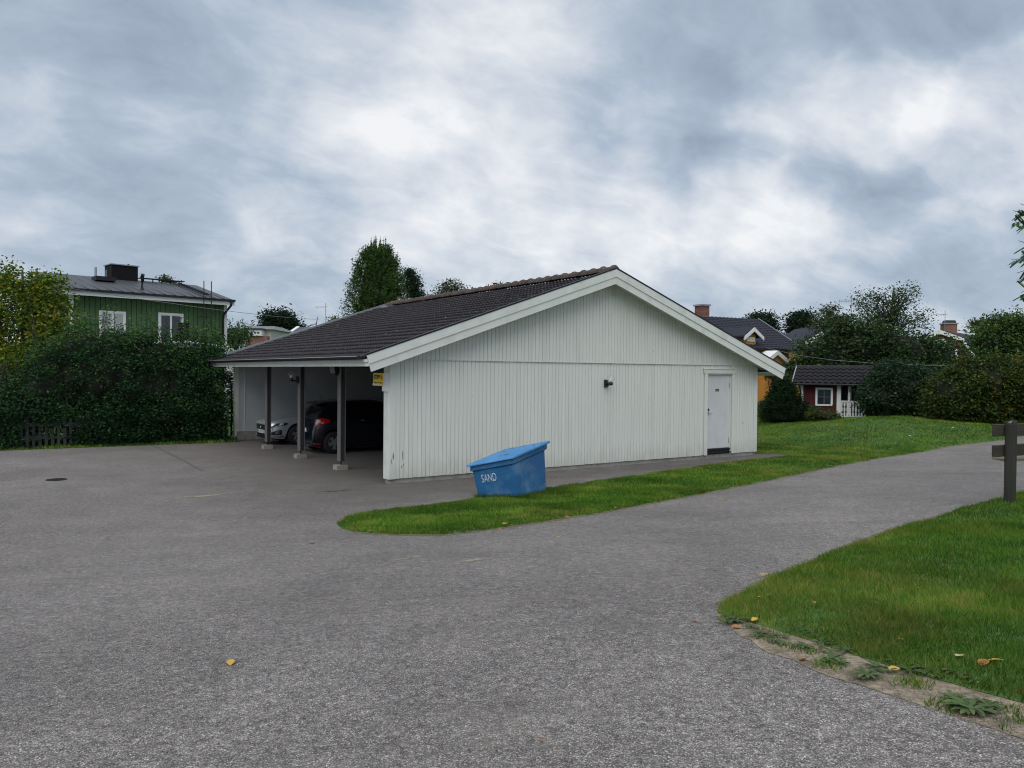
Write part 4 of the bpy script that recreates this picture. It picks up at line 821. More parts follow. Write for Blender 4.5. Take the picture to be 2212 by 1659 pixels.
for s in (-1, 1):
    tl = K['patch']('tail_lamp', LN - .52, LN - .09, 3.2, 5.0, RED, s=s, off=.010, shp=[.12, .6, .95, 1, .8]); K['patch']('clear_lens', LN - .24, LN - .12, 3.7, 4.5, mat('lamp_clear', (.75, .6, .6), .15, .03), s=s, off=.018)
    K['patch']('reflector', LN - .24, LN - .03, .75, 1.05, RED, s=s, off=.012)
    MB().box(1.15, 1.25, s * .90, s * 1.06, .98, 1.10).build('mirror', NAVY, t, bevel=.02)
    K['patch']('door_handle', 2.45, 2.58, 4.5, 4.75, CHROME, s=s, off=.02); 
MB().hexa([(3.50, -.56, 1.500), (3.80, -.52, 1.455), (3.80, .52, 1.455), (3.50, .56, 1.500), (3.50, -.56, 1.53), (3.80, -.52, 1.475), (3.80, .52, 1.475), (3.50, .56, 1.53)]).build('roof_spoiler', NAVY, t, bevel=.008)
MB().tube([(3.45, .0, 1.51), (3.62, .0, 1.86)], [.005, .002], 5).build('aerial', BLACK, t)
p = MB().box(LN + .002, LN + .014, -.26, .26, .60, .71).xf(Matrix.Translation((-.0, 0, .04))).build('number_plate', PLATE, t)
text_mesh('WXN 501', .10, SB, p, frame((LN + .0145, 0, .695), (0, 1, 0), (0, 0, 1), (1, 0, 0)), sx=.95)
MB().box(LN - .03, LN + .012, -.55, .55, .24, .34).build('bumper_skirt', BLACK, t); MB().tube([(LN - .2, .45, .25), (LN + .03, .45, .25)], .03, 10).build('exhaust', CHROME, t)
# ================================================================== HOUSES
def hitwall(px, py, P, d):
    a, b, c = at_dir(px, py); rx, rz_ = a / b, c / b     # P + s d = (rx Y, Y)
    s = (P.x - rx * P.y) / (rx * d[1] - d[0]); Y = P.y + s * d[1]; return s, H + rz_ * Y
def window(parent, x0, x1, z0, z1, y, muntins=1, cross=0, frame_m=W_TRIM, fw=.09, trim=.11, blind=0, glassm=None, sashm=None, mw=.045):
    f = MB(); f.box(x0, x1, y - .05, y, z1 - trim, z1).box(x0, x1, y - .05, y, z0, z0 + trim * .8).box(x0, x0 + trim, y - .049, y, z0 + trim * .8 + .001, z1 - trim - .001).box(x1 - trim, x1, y - .049, y, z0 + trim * .8 + .001, z1 - trim - .001)
    w = f.build('window', frame_m, parent)
    ix0, ix1, iz0, iz1 = x0 + trim, x1 - trim, z0 + trim * .8, z1 - trim
    GL = glassm or mat('window_glass', (.02, .025, .03), .05, .02, spec=.8)
    k = muntins + 1
    if sashm: mw = .02
    for i in range(k):
        a, b = ix0 + (ix1 - ix0) * i / k, ix0 + (ix1 - ix0) * (i + 1) / k
        MB().box(a + mw, b - mw, y - .02, y - .012, iz0 + mw, iz1 - mw).build('pane', GL, w)
    s = MB()
    for i in range(k + 1):
        a = ix0 + (ix1 - ix0) * i / k; lo, hi = max(ix0, a - mw), min(ix1, a + mw); s.box(lo + .001, hi - .001, y - .035, y - .001, iz0, iz1)
    for z in (iz0, iz1 - mw): s.box(ix0 + mw + .002, ix1 - mw - .002, y - .033, y - .002, z + .001, z + mw - .001)
    for q in range(cross): z = iz0 + (iz1 - iz0) * (q + 1) / (cross + 1); s.box(ix0 + mw + .002, ix1 - mw - .002, y - .03, y - .004, z - .012, z + .012)
    s.build('sash', sashm or frame_m, w)
    if blind: MB().box(ix0 + .05, ix1 - .05, y - .026, y - .0205, iz1 - (iz1 - iz0) * blind, iz1 - .05).build('blind', mat('pale_blind', (.42, .42, .42), .8, .05), w)
    return w
# --- green house
P = at(490, 720, 40); P.z = 0; d = (.713, .701); dl = Vector((d[0], d[1], 0))
s_l, _ = hitwall(150, 700, P, d); GL_ = -s_l; O = P - dl * GL_
gh = thing('green_house', 'two-storey dark green timber house with white windows behind the hedge', 'house', (O.x, O.y, 0), math.atan2(d[1], d[0]))
def gw(px, py): s, z = hitwall(px, py, P, d); return s + GL_, z
_, ze = gw(490, 657)
GREEN = mat('green_painted_boards', (.062, .118, .045), .7, .12, 6, .2, 40, stretch=(1, 1, .2), alt=(.07, .14, .045), altscale=2); BACKG = mat('green_wall_base', (.022, .05, .018), .8)
wl = MB().box(.02, GL_ - .02, .03, 8, -.5, ze + .06).build('wall', BACKG, gh)
MB().box(GL_ - .16, GL_ + .0, -.03, .10, -.3, ze).build('corner_board', W_TRIM, gh); MB().box(-.0, .16, -.03, .10, -.3, ze).build('corner_board', W_TRIM, gh)
nb_ = int((GL_ - .32) / .22); bwid = (GL_ - .32) / nb_
bmm = MB().box(.012, bwid - .012, .0, .03, .2, ze - .002).mesh('board'); bmm.materials.append(GREEN)
for i in range(nb_): link('board', bmm, None, wl, (.16 + i * bwid, RNG.uniform(-.004, .0), 0))
ro = .55; RY = 4.1
P2 = P + Vector((-d[1], d[0], 0)) * RY; _, zr = hitwall(474.5, 624, P2, d)
sl = math.atan2(zr - ze - .10, RY + ro)
rf = MB(); rf.prism([(-.35, -ro, ze + .05), (-.35, -ro, ze + .16), (-.35, RY, zr - .02), (-.35, 8 + ro, ze + .16), (-.35, 8 + ro, ze + .05)], (GL_ + .45, 0, 0)); rf = rf.build('roof', mat('roof_underlay', (.05, .05, .052), .7), gh)
PAN = mat('grey_felt_roof_panel', (.058, .060, .068), .48, .15, 5, .2, 30); nc, nrw = 16, 4; pw = (GL_ + .45) / nc; plh = math.hypot(RY + ro, zr - ze - .16) / nrw
pm = MB().box(.012, pw - .012, 0, plh - .01, 0, .02).mesh('roof_panel'); pm.materials.append(PAN)
for i in range(nc):
    for j in range(nrw):
        o = link('roof_panel', pm, None, rf); o.matrix_local = Matrix.Translation((-.35 + i * pw, -ro + j * plh * math.cos(sl), ze + .175 + j * plh * math.sin(sl) * 1.0)) @ Matrix.Rotation(sl, 4, 'X')
    if i: MB().tube([(-.35 + i * pw, -ro, ze + .20), (-.35 + i * pw, RY, zr + .03)], .03, 5).build('seam', BLACK, rf)
MB().box(-.40, GL_ + .14, -ro - .03, -ro + .0, ze - .10, ze + .12).build('fascia', W_TRIM, gh); MB().box(-.40, GL_ + .14, -ro - .15, -ro - .031, ze + .09, ze + .19).build('gutter', DARKMETAL, gh)
MB().box(-.35, GL_ + .10, -ro + .001, -.031, ze - .02, ze + .03).build('eave_soffit', W_TRIM, gh)
MB().tube([(GL_ - .05, -ro - .1, ze + .1), (GL_ - .05, -ro - .05, ze - .1), (GL_ - .22, -.12, ze - .55), (GL_ - .24, -.09, ze - .8), (GL_ - .24, -.09, 0)], .055, 8).build('downpipe', DARKMETAL, gh, smooth=True)
for (a, b, c_, d_), bl in (((213.5, 670, 271.5, 747), .92), ((341.5, 674.5, 395.5, 750), .0)):
    x0, z1 = gw(a, b); x1, z0 = gw(c_, d_); _, z1b = gw((a + c_) / 2, b + 2); window(gh, x0, x1, z0, z1b, -.002, 1, trim=.09, blind=bl)
def ridge_hit(px, py, yy): Q = P + Vector((-d[1], d[0], 0)) * yy; s, z = hitwall(px, py, Q, d); return s + GL_, z
x0, zc = ridge_hit(241, 571, RY - .5); x1, _ = ridge_hit(298, 575, RY - .5); ch = MB().box(x0, x1, RY - .5, RY + .55, zr - .5, zc).build('chimney', mat('black_chimney_sheet', (.010, .009, .010), .7, .2, 4, spec=.15), gh)
MB().box(x0 - .06, x1 + .06, RY - .56, RY + .61, zc, zc + .05).build('cap', GREYMETAL, ch); MB().tube([(x1 - .3, RY, zc + .05), (x1 - .3, RY, zc + .16)], .05, 8).build('flue', DARKMETAL, ch)
for px, y0, y1, r in ((206.5, 604, 577, .055), (229.5, 606, 583, .03)):
    x0, z1 = ridge_hit(px, y1, RY - .1); MB().tube([(x0, RY - .1, zr - .2), (x0, RY - .1, z1)], r, 8).build('vent_pipe', GREYMETAL, gh)
def roofpt(px, py):   # point on the front slope
    best = None
    for i in range(100):
        yy = -ro + (RY + ro) * i / 99; s, z = ridge_hit(px, py, yy); zz = ze + .18 + (yy + ro) * math.tan(sl); 
        if best is None or abs(z - zz) < best[0]: best = (abs(z - zz), s, yy, zz)
    return best[1:]
a = roofpt(224, 608); MB().box(a[0] - .45, a[0] + .45, a[1] - .35, a[1] + .35, a[2] + .02, a[2] + .22).build('roof_hatch', DARKMETAL, gh)
a = roofpt(307, 627); MB().tube([a, (a[0], a[1], a[2] + .62), (a[0], a[1] - .1, a[2] + .75)], .09, 8).build('vent_cowl', DARKMETAL, gh)
w0, w1 = ridge_hit(300, 612, RY - .4)[0], ridge_hit(396, 618, RY - .4)[0]
wk = MB().box(w0, w1, RY - .6, RY - .25, zr + .15, zr + .19).build('ridge_walkway', DARKMETAL, gh)
for i in range(5): xx = w0 + (w1 - w0) * (i + .5) / 5; MB().box(xx - .02, xx + .02, RY - .45, RY - .4, zr - .15, zr + .15).build('strut', DARKMETAL, wk)
lx = ridge_hit(418, 625, 1.5)[0]; m = MB()
lad = MB(); 
for q in (-.18, .18): lad.tube([(lx + q, -.2, ze + .30 + .35 * math.tan(sl)), (lx + q, RY - .3, zr + .08)], .028, 5)
for i in range(11): yy = -.2 + (RY - .1) * i / 11; lad.tube([(lx - .18, yy, ze + .31 + (yy + ro) * math.tan(sl)), (lx + .18, yy, ze + .31 + (yy + ro) * math.tan(sl))], .028, 5)
lad.build('roof_ladder', DARKMETAL, gh)
a0, zt0 = gw(426, 614); a1, _ = gw(442, 615); lad = MB()
for q in (a0, a1): lad.tube([(q, -ro - .25, .5), (q, -ro - .25, ze + 1.0)], .024, 5)
for i in range(15): z = .6 + i * .38; lad.tube([(a0, -ro - .25, z), (a1, -ro - .25, z)], .02, 5) if z < ze - .5 else None
for z in (ze - .75, 2.2):
    for q in (a0, a1): lad.tube([(q, -ro - .25, z), (q, -.02, z)], .014, 5)
lad.build('wall_ladder', DARKMETAL, gh)
# --- low outbuilding with black chimney between hedge and green house
Q = at(397, 712, 34); ob = thing('outbuilding', 'low white-edged outbuilding with a black sheet chimney behind the hedge', 'shed', (Q.x, Q.y, -.12), .45)
MB().box(-2.2, 1.6, 0, 3, -.2, 3.5).build('wall', GREEN, ob); MB().prism([(-2.4, -.3, 3.5), (1.8, -.3, 3.5), (1.8, -.3, 3.56), (.0, -.3, 3.74), (-2.4, -.3, 3.56)], (0, 3.6, 0)).build('roof', GREYMETAL, ob); MB().prism([(-2.4, -.33, 3.56), (0, -.33, 3.74), (1.8, -.33, 3.56), (1.8, -.33, 3.63), (0, -.33, 3.82), (-2.4, -.33, 3.63)], (0, .03, 0)).build('verge_board', W_TRIM, ob)
zc = at(400, 697, 35.5).z; ch = MB().box(-.2, .24, .2, .6, 3.4, zc).build('chimney', MATS['black_chimney_sheet'], ob); MB().box(-.23, .27, .17, .63, zc, zc + .04).build('cap', DARKMETAL, ob)
BRICK = brick_mat('red_brick', (.22, .055, .035), (.17, .045, .03)); BRICK2 = brick_mat('orange_brick', (.25, .085, .045), (.19, .06, .035))
SLATE = mat('blue_black_roof', (.026, .028, .040), .75, .15, 8, .2, 30, spec=.25)
def row_roof(name, x0, x1, y0, z0, y1, z1, rows, m, parent, hump=.3, x0t=None, x1t=None):
    """slope built of stepped tile courses, each course waved"""
    x0t = x0 if x0t is None else x0t; x1t = x1 if x1t is None else x1t
    mb = MB(); nx = max(4, int((x1 - x0) / hump) * 4)
    for r in range(rows):
        a, b = r / rows, (r + 1.15) / rows; b = min(b, 1.02); base_ = len(mb.v)
        for q, lift in ((a, -.0), (a, .055), (b, .012)):
            xa, xb = x0 + (x0t - x0) * q, x1 + (x1t - x1) * q
            for i in range(nx + 1): mb.v.append((xa + (xb - xa) * i / nx, y0 + (y1 - y0) * q, z0 + (z1 - z0) * q + lift + .02 * math.cos(2 * math.pi * i / 4)))
        n = nx + 1; mb.f += [(base_ + k * n + i, base_ + k * n + i + 1, base_ + (k + 1) * n + i + 1, base_ + (k + 1) * n + i) for k in (0, 1) for i in range(nx)]
    o = mb.build(name, m, parent); o['kind'] = 'stuff'; return o
# --- yellow house at the right
P = at(1660, 760, 47); P.z = 0; d = (.88, .475); dl = Vector((*d, 0)); P = P - dl * 4
yh = thing('yellow_house', 'yellow timber house with black tiled roof, dormer and brick chimney beyond the garage', 'house', P, math.atan2(d[1], d[0]))
YELW = mat('ochre_yellow_boards', (.50, .235, .045), .7, .08, 5, .2, 40, stretch=(1, 1, .2))
def yw(px, py, yy=0): return hitwall(px, py, P + Vector((-d[1], d[0], 0)) * yy, d)
xr, ze = yw(1717, 757); xl = xr - 12; RY = 4.6; xrt, zr = yw(1638, 690, RY)
wl = MB().box(xl + .4, xr - .5, .03, 9, -.3, ze + .02).build('wall', mat('ochre_wall_base', (.2, .09, .02), .8), yh)
bmm = MB().box(.012, .238, 0, .03, .3, ze).mesh('board'); bmm.materials.append(YELW); k = xr - .5 - .25
while k > xl + .5: link('board', bmm, None, wl, (k, 0, 0)); k -= .25
MB().prism([(xl, -.6, ze), (xl, RY, zr - .1), (xl, 2 * RY + .6, ze)], (xrt - xl, 0, 0)).build('roof', SLATE, yh); MB().prism([(xr - .2, -.6, ze - .0), (xrt - .05, RY, zr - .1), (xr - .2, 2 * RY + .6, ze)], (.18, 0, 0)).build('verge_board', W_TRIM, yh)
row_roof('roof_tiles', xl, xr, -.65, ze + .02, RY, zr, 17, SLATE, yh, x1t=xrt); 
MB().hexa([(xr - .02, -.7, ze - .06), (xr + .05, -.7, ze - .06), (xrt + .05, RY, zr - .08), (xrt - .02, RY, zr - .08), (xr - .02, -.7, ze + .1), (xr + .05, -.7, ze + .1), (xrt + .05, RY, zr + .09), (xrt - .02, RY, zr + .09)]).build('verge_flashing', GREYMETAL, yh)
MB().box(xl, xr, -.78, -.66, ze - .06, ze + .04).build('gutter', DARKMETAL, yh)
x0, z1 = yw(1507.5, 661, RY + .2); x1 = x0 + .62; ch = MB().box(x0, x1, RY - .2, RY + .5, zr - .6, z1).build('chimney', BRICK, yh); MB().box(x0 - .07, x1 + .07, RY - .27, RY + .57, z1, z1 + .10).build('cap', GREYMETAL, ch)
# dormer
dy = 1.2
for i_ in range(100):
    yy_ = -.6 + 5 * i_ / 99; z_ = yw(1620, 742, yy_)[1]
    if ze + (zr - ze) * (yy_ + .65) / (RY + .65) >= z_: dy = yy_ - .25; break
x0, _ = yw(1609, 735, dy); x1, _ = yw(1632.5, 735, dy); xm, za = yw(1625, 705, dy - .3); _, zb_ = yw(1632, 725, dy); _, zbot = yw(1620, 745, dy); xm = (x0 + x1) / 2
dm = MB().prism([(x0, dy, zbot), (x1, dy, zbot), (x1, dy, zb_), (xm, dy, za - .2), (x0, dy, zb_)], (0, 3, 0)).build('dormer', YELW, yh)
for s in (-1, 1):
    MB().hexa([(xm, dy - .35, za - .28), (xm + s * (x1 - x0) * .88, dy - .35, zb_ - .30), (xm + s * (x1 - x0) * .88, dy - .25, zb_ - .30), (xm, dy - .25, za - .28), (xm, dy - .35, za - .05), (xm + s * (x1 - x0) * .88, dy - .35, zb_ - .08), (xm + s * (x1 - x0) * .88, dy - .25, zb_ - .08), (xm, dy - .25, za - .05)]).build('verge_board', W_TRIM, dm)
    MB().hexa([(xm, dy - .3, za - .1), (xm + s * (x1 - x0) * .9, dy - .3, zb_ - .13), (xm + s * (x1 - x0) * .9, 3.6, zb_ - .13), (xm, 4.2, za - .1), (xm, dy - .3, za), (xm + s * (x1 - x0) * .9, dy - .3, zb_ - .03), (xm + s * (x1 - x0) * .9, 3.6, zb_ - .03), (xm, 4.2, za)]).build('dormer_roof', SLATE, dm)
window(dm, x0 + .12, x1 - .12, zbot + .2, zb_ - .1, dy - .002, 1, trim=.09)
# porch gable
px0, _ = yw(1655, 790, -1.6); px1, _ = yw(1700, 790, -1.6); pm_, za = yw(1676, 757, -1.6); _, zb_ = yw(1700, 775, -1.6)
po = MB().prism([(px0, -1.5, -.2), (px1, -1.5, -.2), (px1, -1.5, zb_ - .3), ((px0 + px1) / 2, -1.5, za - .3), (px0, -1.5, zb_ - .3)], (0, 1.4, 0)).build('porch', YELW, yh)
for s in (-1, 1):
    hw = (px1 - px0) * .62; xm = (px0 + px1) / 2
    MB().hexa([(xm, -1.7, za - .25), (xm + s * hw, -1.7, zb_ - .42), (xm + s * hw, -.1, zb_ - .42), (xm, -.1, za - .25), (xm, -1.7, za), (xm + s * hw, -1.7, zb_ - .15), (xm + s * hw, -.1, zb_ - .15), (xm, -.1, za)]).build('verge_board', W_TRIM, po)
# --- red playhouse
P = at(1729, 905, 36); P.z = g(P.x, P.y); an = R(-27); d = (math.cos(an), math.sin(an))
ph = thing('playhouse', 'small dark red garden playhouse with white railed porch and black tiled roof', 'playhouse', P, an)
def pw_(px, py, yy=0): s, z = hitwall(px, py, P + Vector((-d[1], d[0], 0)) * yy, d); return s, z - P.z
REDW = mat('dark_red_boards', (.070, .008, .009), .8, .15, 5, .2, 40, stretch=(1, 1, .2))
xpost, _ = pw_(1808, 870); xe, ze = pw_(1712, 829, -.35); xe2, _ = pw_(1895, 835, -.35); xrl, zr = pw_(1745, 794, 1.2); zpt = ze - .02
wl = MB().box(.03, xpost, .03, 2.2, -.1, ze + .05).build('wall', REDW, ph); MB().prism([(.03, .03, ze + .05), (.03, 1.2, zr - .1), (.03, 2.2, ze + .05)], (xpost - .05, 0, 0)).build('gable', REDW, ph)
k = .12; bmm = MB().box(.008, .122, 0, .03, .0, ze).mesh('board'); bmm.materials.append(REDW)
while k < xpost - .14: link('board', bmm, None, wl, (k, 0, 0)); k += .13
MB().box(-.02, .11, -.025, .1, -.05, ze).build('corner_board', W_TRIM, ph); MB().box(xpost - .01, xpost + .16, -.04, .12, -.1, ze).build('porch_post', W_TRIM, ph); MB().box(xe2 - .55, xe2 - .45, -.04, .08, -.1, ze).build('porch_post', W_TRIM, ph)
MB().box(xpost + .1, xe2 - .3, 1.1, 1.2, -.1, ze).build('back_wall', mat('blue_grey_wall', (.06, .085, .12), .8, .1), ph)
MB().box(xpost + .45, xpost + .55, -.0, 1.1, .2, ze).build('porch_post', W_TRIM, ph)
x0, z1 = pw_(1762, 837); x1, z0 = pw_(1799, 877); window(ph, x0, x1, z0, z1, -.002, 1, cross=1, trim=.085, sashm=mat('blue_grey_sash', (.07, .10, .15), .5, .05))
MB().prism([(xe + .0, -.35, ze - .02), (xe, 1.2, zr - .05), (xe, 2.75, ze - .02)], (xe2 - xe, 0, 0)).build('roof', SLATE, ph)
sa = math.atan2(zr - ze, 1.55); MT2 = frame((0, 0, 0), (0, math.cos(sa), math.sin(sa)), (-1, 0, 0), (0, -math.sin(sa), math.cos(sa)))
tmp = tile_mb(w=.26, ln=.40, amp=.065, lift=.05, lip=.05, humps=1).mesh('roof_tile'); tmp.materials.append(mat('black_playhouse_tile', (.020, .019, .022), .8, .3, 12, .4, 60, spec=.2)); nr_ = 5; ex = math.hypot(1.6, zr - ze) / nr_; k = xe + .26
while k < xe2 + .1:
    for r in range(nr_):
        o = link('roof_tile', tmp, None, ph); o.matrix_local = Matrix.Translation((k, -.42 + r * ex * math.cos(sa), ze + .01 + r * ex * math.sin(sa))) @ MT2
    k += .26
MB().tube([(xe, 1.2, zr + .04), (xe2 + .1, 1.2, zr + .04)], .07, 8).build('ridge', TILE, ph); MB().hexa([(xe - .05, -.42, ze - .1), (xe + .0, -.42, ze - .1), (xe + .0, 1.2, zr - .06), (xe - .05, 1.2, zr - .06), (xe - .05, -.42, ze + .05), (xe + .0, -.42, ze + .05), (xe + .0, 1.2, zr + .09), (xe - .05, 1.2, zr + .09)]).build('verge_flashing', GREYMETAL, ph)
MB().tube([(xe, -.47, ze - .01), (xe2, -.47, ze - .01)], .045, 8).build('gutter', DARKMETAL, ph); MB().tube([(xe + .3, -.45, ze - .05), (xe + .32, -.2, ze - .3), (.0, -.08, ze - .55), (-.06, -.08, .0)], .04, 8).build('downpipe', BLACK, ph, smooth=True)
rl = MB().box(xpost + .162, xe2 - .55, -.03, .03, .78, .86).build('railing', W_TRIM, ph); MB().box(xpost + .162, xe2 - .55, -.02, .02, .10, .17).build('bottom_rail', W_TRIM, rl)
k = xpost + .2
bal = MB(); prof = [(.0, .040), (.12, .038), (.18, .018), (.24, .036), (.34, .040), (.42, .020), (.50, .040), (.609, .040)]
for (z0_, w0_), (z1_, w1_) in zip(prof, prof[1:]): bal.hexa([(-w0_, -.012, z0_ + .17), (w0_, -.012, z0_ + .17), (w0_, .012, z0_ + .17), (-w0_, .012, z0_ + .17), (-w1_, -.012, z1_ + .17), (w1_, -.012, z1_ + .17), (w1_, .012, z1_ + .17), (-w1_, .012, z1_ + .17)])
bal = bal.mesh('baluster'); bal.materials.append(W_TRIM)
while k < xe2 - .6: link('baluster', bal, None, rl, (k, 0, 0)); k += .118
MB().box(xpost, xe2 - .4, -.0, 1.1, -.02, .08).build('porch_floor', POSTG, ph)
# --- distant houses
def far_house(name, label, px0, px1, pe, pa, Y, wallm, roofm, rz=0, depth=8, z_base=-1, gable=True):
    a, b = at(px0, pe, Y), at(px1, pe, Y); w = (b - a).length; t = thing(name, label, 'house', ((a.x + b.x) / 2, Y, 0), rz); za = at((px0 + px1) / 2, pa, Y).z
    return t, w, (a.z + b.z) / 2, za
# red gambrel house
t, w, ze, za = far_house('red_house', 'dark red gambrel-roofed house with brick chimney behind the right-hand bushes', 1954, 2101, 771, 718, 88, None, None)
REDH = mat('dark_red_house_boards', (.10, .028, .022), .8, .12, 3); hw = w / 2; zk = at(2077, 737, 88).z; xk = hw * .68
MB().prism([(-hw, 0, -1), (hw, 0, -1), (hw, 0, ze), (xk, 0, zk), (0, 0, za), (-xk, 0, zk), (-hw, 0, ze)], (0, .3, 0)).xf(Matrix.Identity(4)).build('gable_wall', REDH, t)
for s in (-1, 1):
    for (xa, z_a), (xb, z_b) in (((s * (hw + .25), ze - .3), (s * (xk + .05), zk + .05)), ((s * (xk + .05), zk + .05), (0, za + .15))):
        MB().hexa([(xa, -.35, z_a - .15), (xb, -.35, z_b - .35), (xb, -.2, z_b - .35), (xa, -.2, z_a - .15), (xa, -.35, z_a + .25), (xb, -.35, z_b + .1), (xb, -.2, z_b + .1), (xa, -.2, z_a + .25)]).build('verge_board', W_TRIM, t)
        sk = .8   # roof runs back to the right
        MB().hexa([(xa, -.25, z_a), (xb, -.25, z_b - .1), (xb + 12 * sk, 10, z_b - .1), (xa + 12 * sk, 10, z_a), (xa, -.25, z_a + .28), (xb, -.25, z_b + .12), (xb + 12 * sk, 10, z_b + .12), (xa + 12 * sk, 10, z_a + .28)]).build('roof', SLATE, t)
window(t, -.75, .75, za - 2.1, za - .75, -.01, 1, trim=.2); window(t, xk - 2.6, xk - .5, zk - 2.6, zk - .9, -.01, 1, trim=.22)
X = at(2055, 720, 90).x - t.location.x; z1 = at(2055, 700, 90).z; ch = MB().box(X - .68, X + .68, 2.0, 3.1, za - 2, z1).build('chimney', BRICK2, t); MB().box(X - .8, X + .8, 1.9, 3.2, z1, z1 + .12).build('cap', GREYMETAL, ch); MB().hexa([(X - .6, 2, z1 + .12), (X + .6, 2, z1 + .12), (X + .6, 3, z1 + .12), (X - .6, 3, z1 + .12), (X - .5, 2.1, z1 + .45), (X + .5, 2.1, z1 + .45), (X + .5, 2.9, z1 + .45), (X - .5, 2.9, z1 + .45)]).build('hood', BLACK, ch)
def antenna(px, py0, py1, Y, label):
    a, b = at(px, py0, Y), at(px, py1, Y); t = thing('tv_antenna', label, 'antenna', a, group='rooftop antennas'); h = b.z - a.z
    MB().tube([(0, 0, -.4), (0, 0, h)], .035, 6).build('mast', GREYMETAL, t); m = MB(); 
    m.tube([(-1.1, 0, h * .75), (.3, 0, h * .8)], .02, 5)
    for k in range(6): x_ = -1.0 + k * .2; m.tube([(x_, -.3, h * .75 + .01), (x_, .3, h * .77)], .014, 4); m.tube([(x_, 0, h * .75 - .12), (x_, 0, h * .77 + .12)], .014, 4)
    m.build('dipoles', GREYMETAL, t)
antenna(2041, 712, 670, 90, 'mast aerial beside the orange brick chimney of the red house')
# gable house behind the rowan
t, w, ze, za = far_house('gable_house', 'pale-trimmed gable house mostly hidden by the tall dark tree', 1745, 1850, 735, 703, 62, None, None)
hw = w / 2; MB().prism([(-hw, 0, -1), (hw, 0, -1), (hw, 0, ze), (0, 0, za), (-hw, 0, ze)], (0, 8, 0)).build('wall', YELW, t)
for s in (-1, 1): MB().hexa([(s * (hw + .4), -.4, ze - .5), (0, -.4, za - .15), (0, 8.3, za - .15), (s * (hw + .4), 8.3, ze - .5), (s * (hw + .4), -.4, ze - .2), (0, -.4, za + .15), (0, 8.3, za + .15), (s * (hw + .4), 8.3, ze - .2)]).build('roof', SLATE, t); MB().hexa([(s * (hw + .42), -.5, ze - .6), (0, -.5, za - .25), (0, -.41, za - .25), (s * (hw + .42), -.41, ze - .6), (s * (hw + .42), -.5, ze - .2), (0, -.5, za + .13), (0, -.41, za + .13), (s * (hw + .42), -.41, ze - .2)]).build('verge_board', W_TRIM, t)
X = at(1835, 690, 64).x - t.location.x; z1 = at(1835, 682, 64).z; ch = MB().box(X - .45, X + .45, 3, 3.9, ze, z1).build('chimney', BRICK, t); MB().box(X - .5, X + .5, 2.95, 3.95, z1, z1 + .08).build('cap', DARKMETAL, ch)
antenna(1838.5, 684, 640, 66, 'mast aerial rising through the airy top of the tall dark tree')
# white house far left and the blue-roofed one beside it
a = at(532, 742, 72); t = thing('white_house', 'low white house with brick base and bay window between green house and garage', 'house', (a.x, a.y, 0)); P_ = lambda px, py: (at(px, py, 72).x - a.x, at(px, py, 72).z)
x0, ze = P_(490, 711); x1, _ = P_(585, 711); MB().box(x0, x1, 0, 8, -1, ze).build('wall', mat('cream_render', (.50, .50, .47), .8, .06), t)
_, zr = P_(540, 701); MB().hexa([(x0 - .3, -.4, ze), (x1 + .3, -.4, ze), (x1 + .3, 8.4, ze), (x0 - .3, 8.4, ze), (x0 + .2, 2.5, zr), (x1 - .4, 2.5, zr), (x1 - .4, 5, zr), (x0 + .2, 5, zr)]).build('roof', mat('grey_roof', (.16, .165, .17), .7, .1), t)
bx0, bz1 = P_(537, 713); bx1, bz0 = P_(572, 729); b_ = MB().box(bx0, bx1, -.9, -.01, bz0 + .1, bz1).build('bay', W_TRIM, t); window(b_, bx0 + .08, bx1 - .08, bz0 + .2, bz1 - .1, -.902, 3, trim=.06); MB().box(bx0 - .1, bx1 + .1, -1.05, .0, bz1, bz1 + .12).build('bay_roof', DARKMETAL, b_)
MB().box(bx0 - .05, x1 - .1, -.7, -.02, -1, bz0 + .099).build('brick_base', BRICK2, t); 
a2 = MB()
bx, bz = P_(500, 730); 
for q in (0, .55): a2.tube([(bx0 - .7, -1.2, bz0 - .2 + q), (bx0 - .1, -1.2, bz0 - .2 + q)], .03, 5)
a2.build('balcony_rail', BLACK, t); window(t, x0 + .6, x0 + 1.8, bz0 + .2, bz1 - .2, -.01, 1, trim=.08)
a = at(650, 745, 80); t = thing('blue_roofed_house', 'house with blue-black roof just left of the round-capped chimney', 'house', (a.x, a.y, 0)); P_ = lambda px, py: (at(px, py, 80).x - a.x, at(px, py, 80).z)
x0, ze = P_(612, 728); x1, _ = P_(712, 728); xm, zr = P_(640, 703); xm2, _ = P_(690, 703)
MB().box(x0 + .2, x1, 0, 7, -1, ze).build('wall', REDH, t); MB().hexa([(x0, -.4, ze), (x1, -.4, ze), (x1, 7.4, ze), (x0, 7.4, ze), (xm - .7, 3, zr), (xm2 + .5, 3, zr), (xm2 + .5, 4, zr), (xm - .7, 4, zr)]).build('roof', mat('blue_black_roof2', (.05, .06, .085), .5, .1), t)
MB().hexa([(x0 - .1, -.5, ze), (x0 + .2, -.5, ze), (x0 + .2, -.3, ze), (x0 - .1, -.3, ze), (xm - .8, 3, zr), (xm - .5, 3, zr), (xm - .5, 3.1, zr + .1), (xm - .8, 3.1, zr + .1)]).build('verge_board', W_TRIM, t)
X, z1 = P_(699, 693); ch = MB().box(X - .40, X + .40, 3, 3.8, ze, z1 - .25).build('chimney', BRICK, t); MB().lathe([(.44, 0), (.44, .18), (.36, .36), (.2, .44), (0, .46)], (X, 3.4, z1 - .25), 14).build('round_cap', DARKMETAL, ch, smooth=True)
antenna(703.5, 690, 655, 82, 'mast aerial on the round-capped chimney left of the conifer')
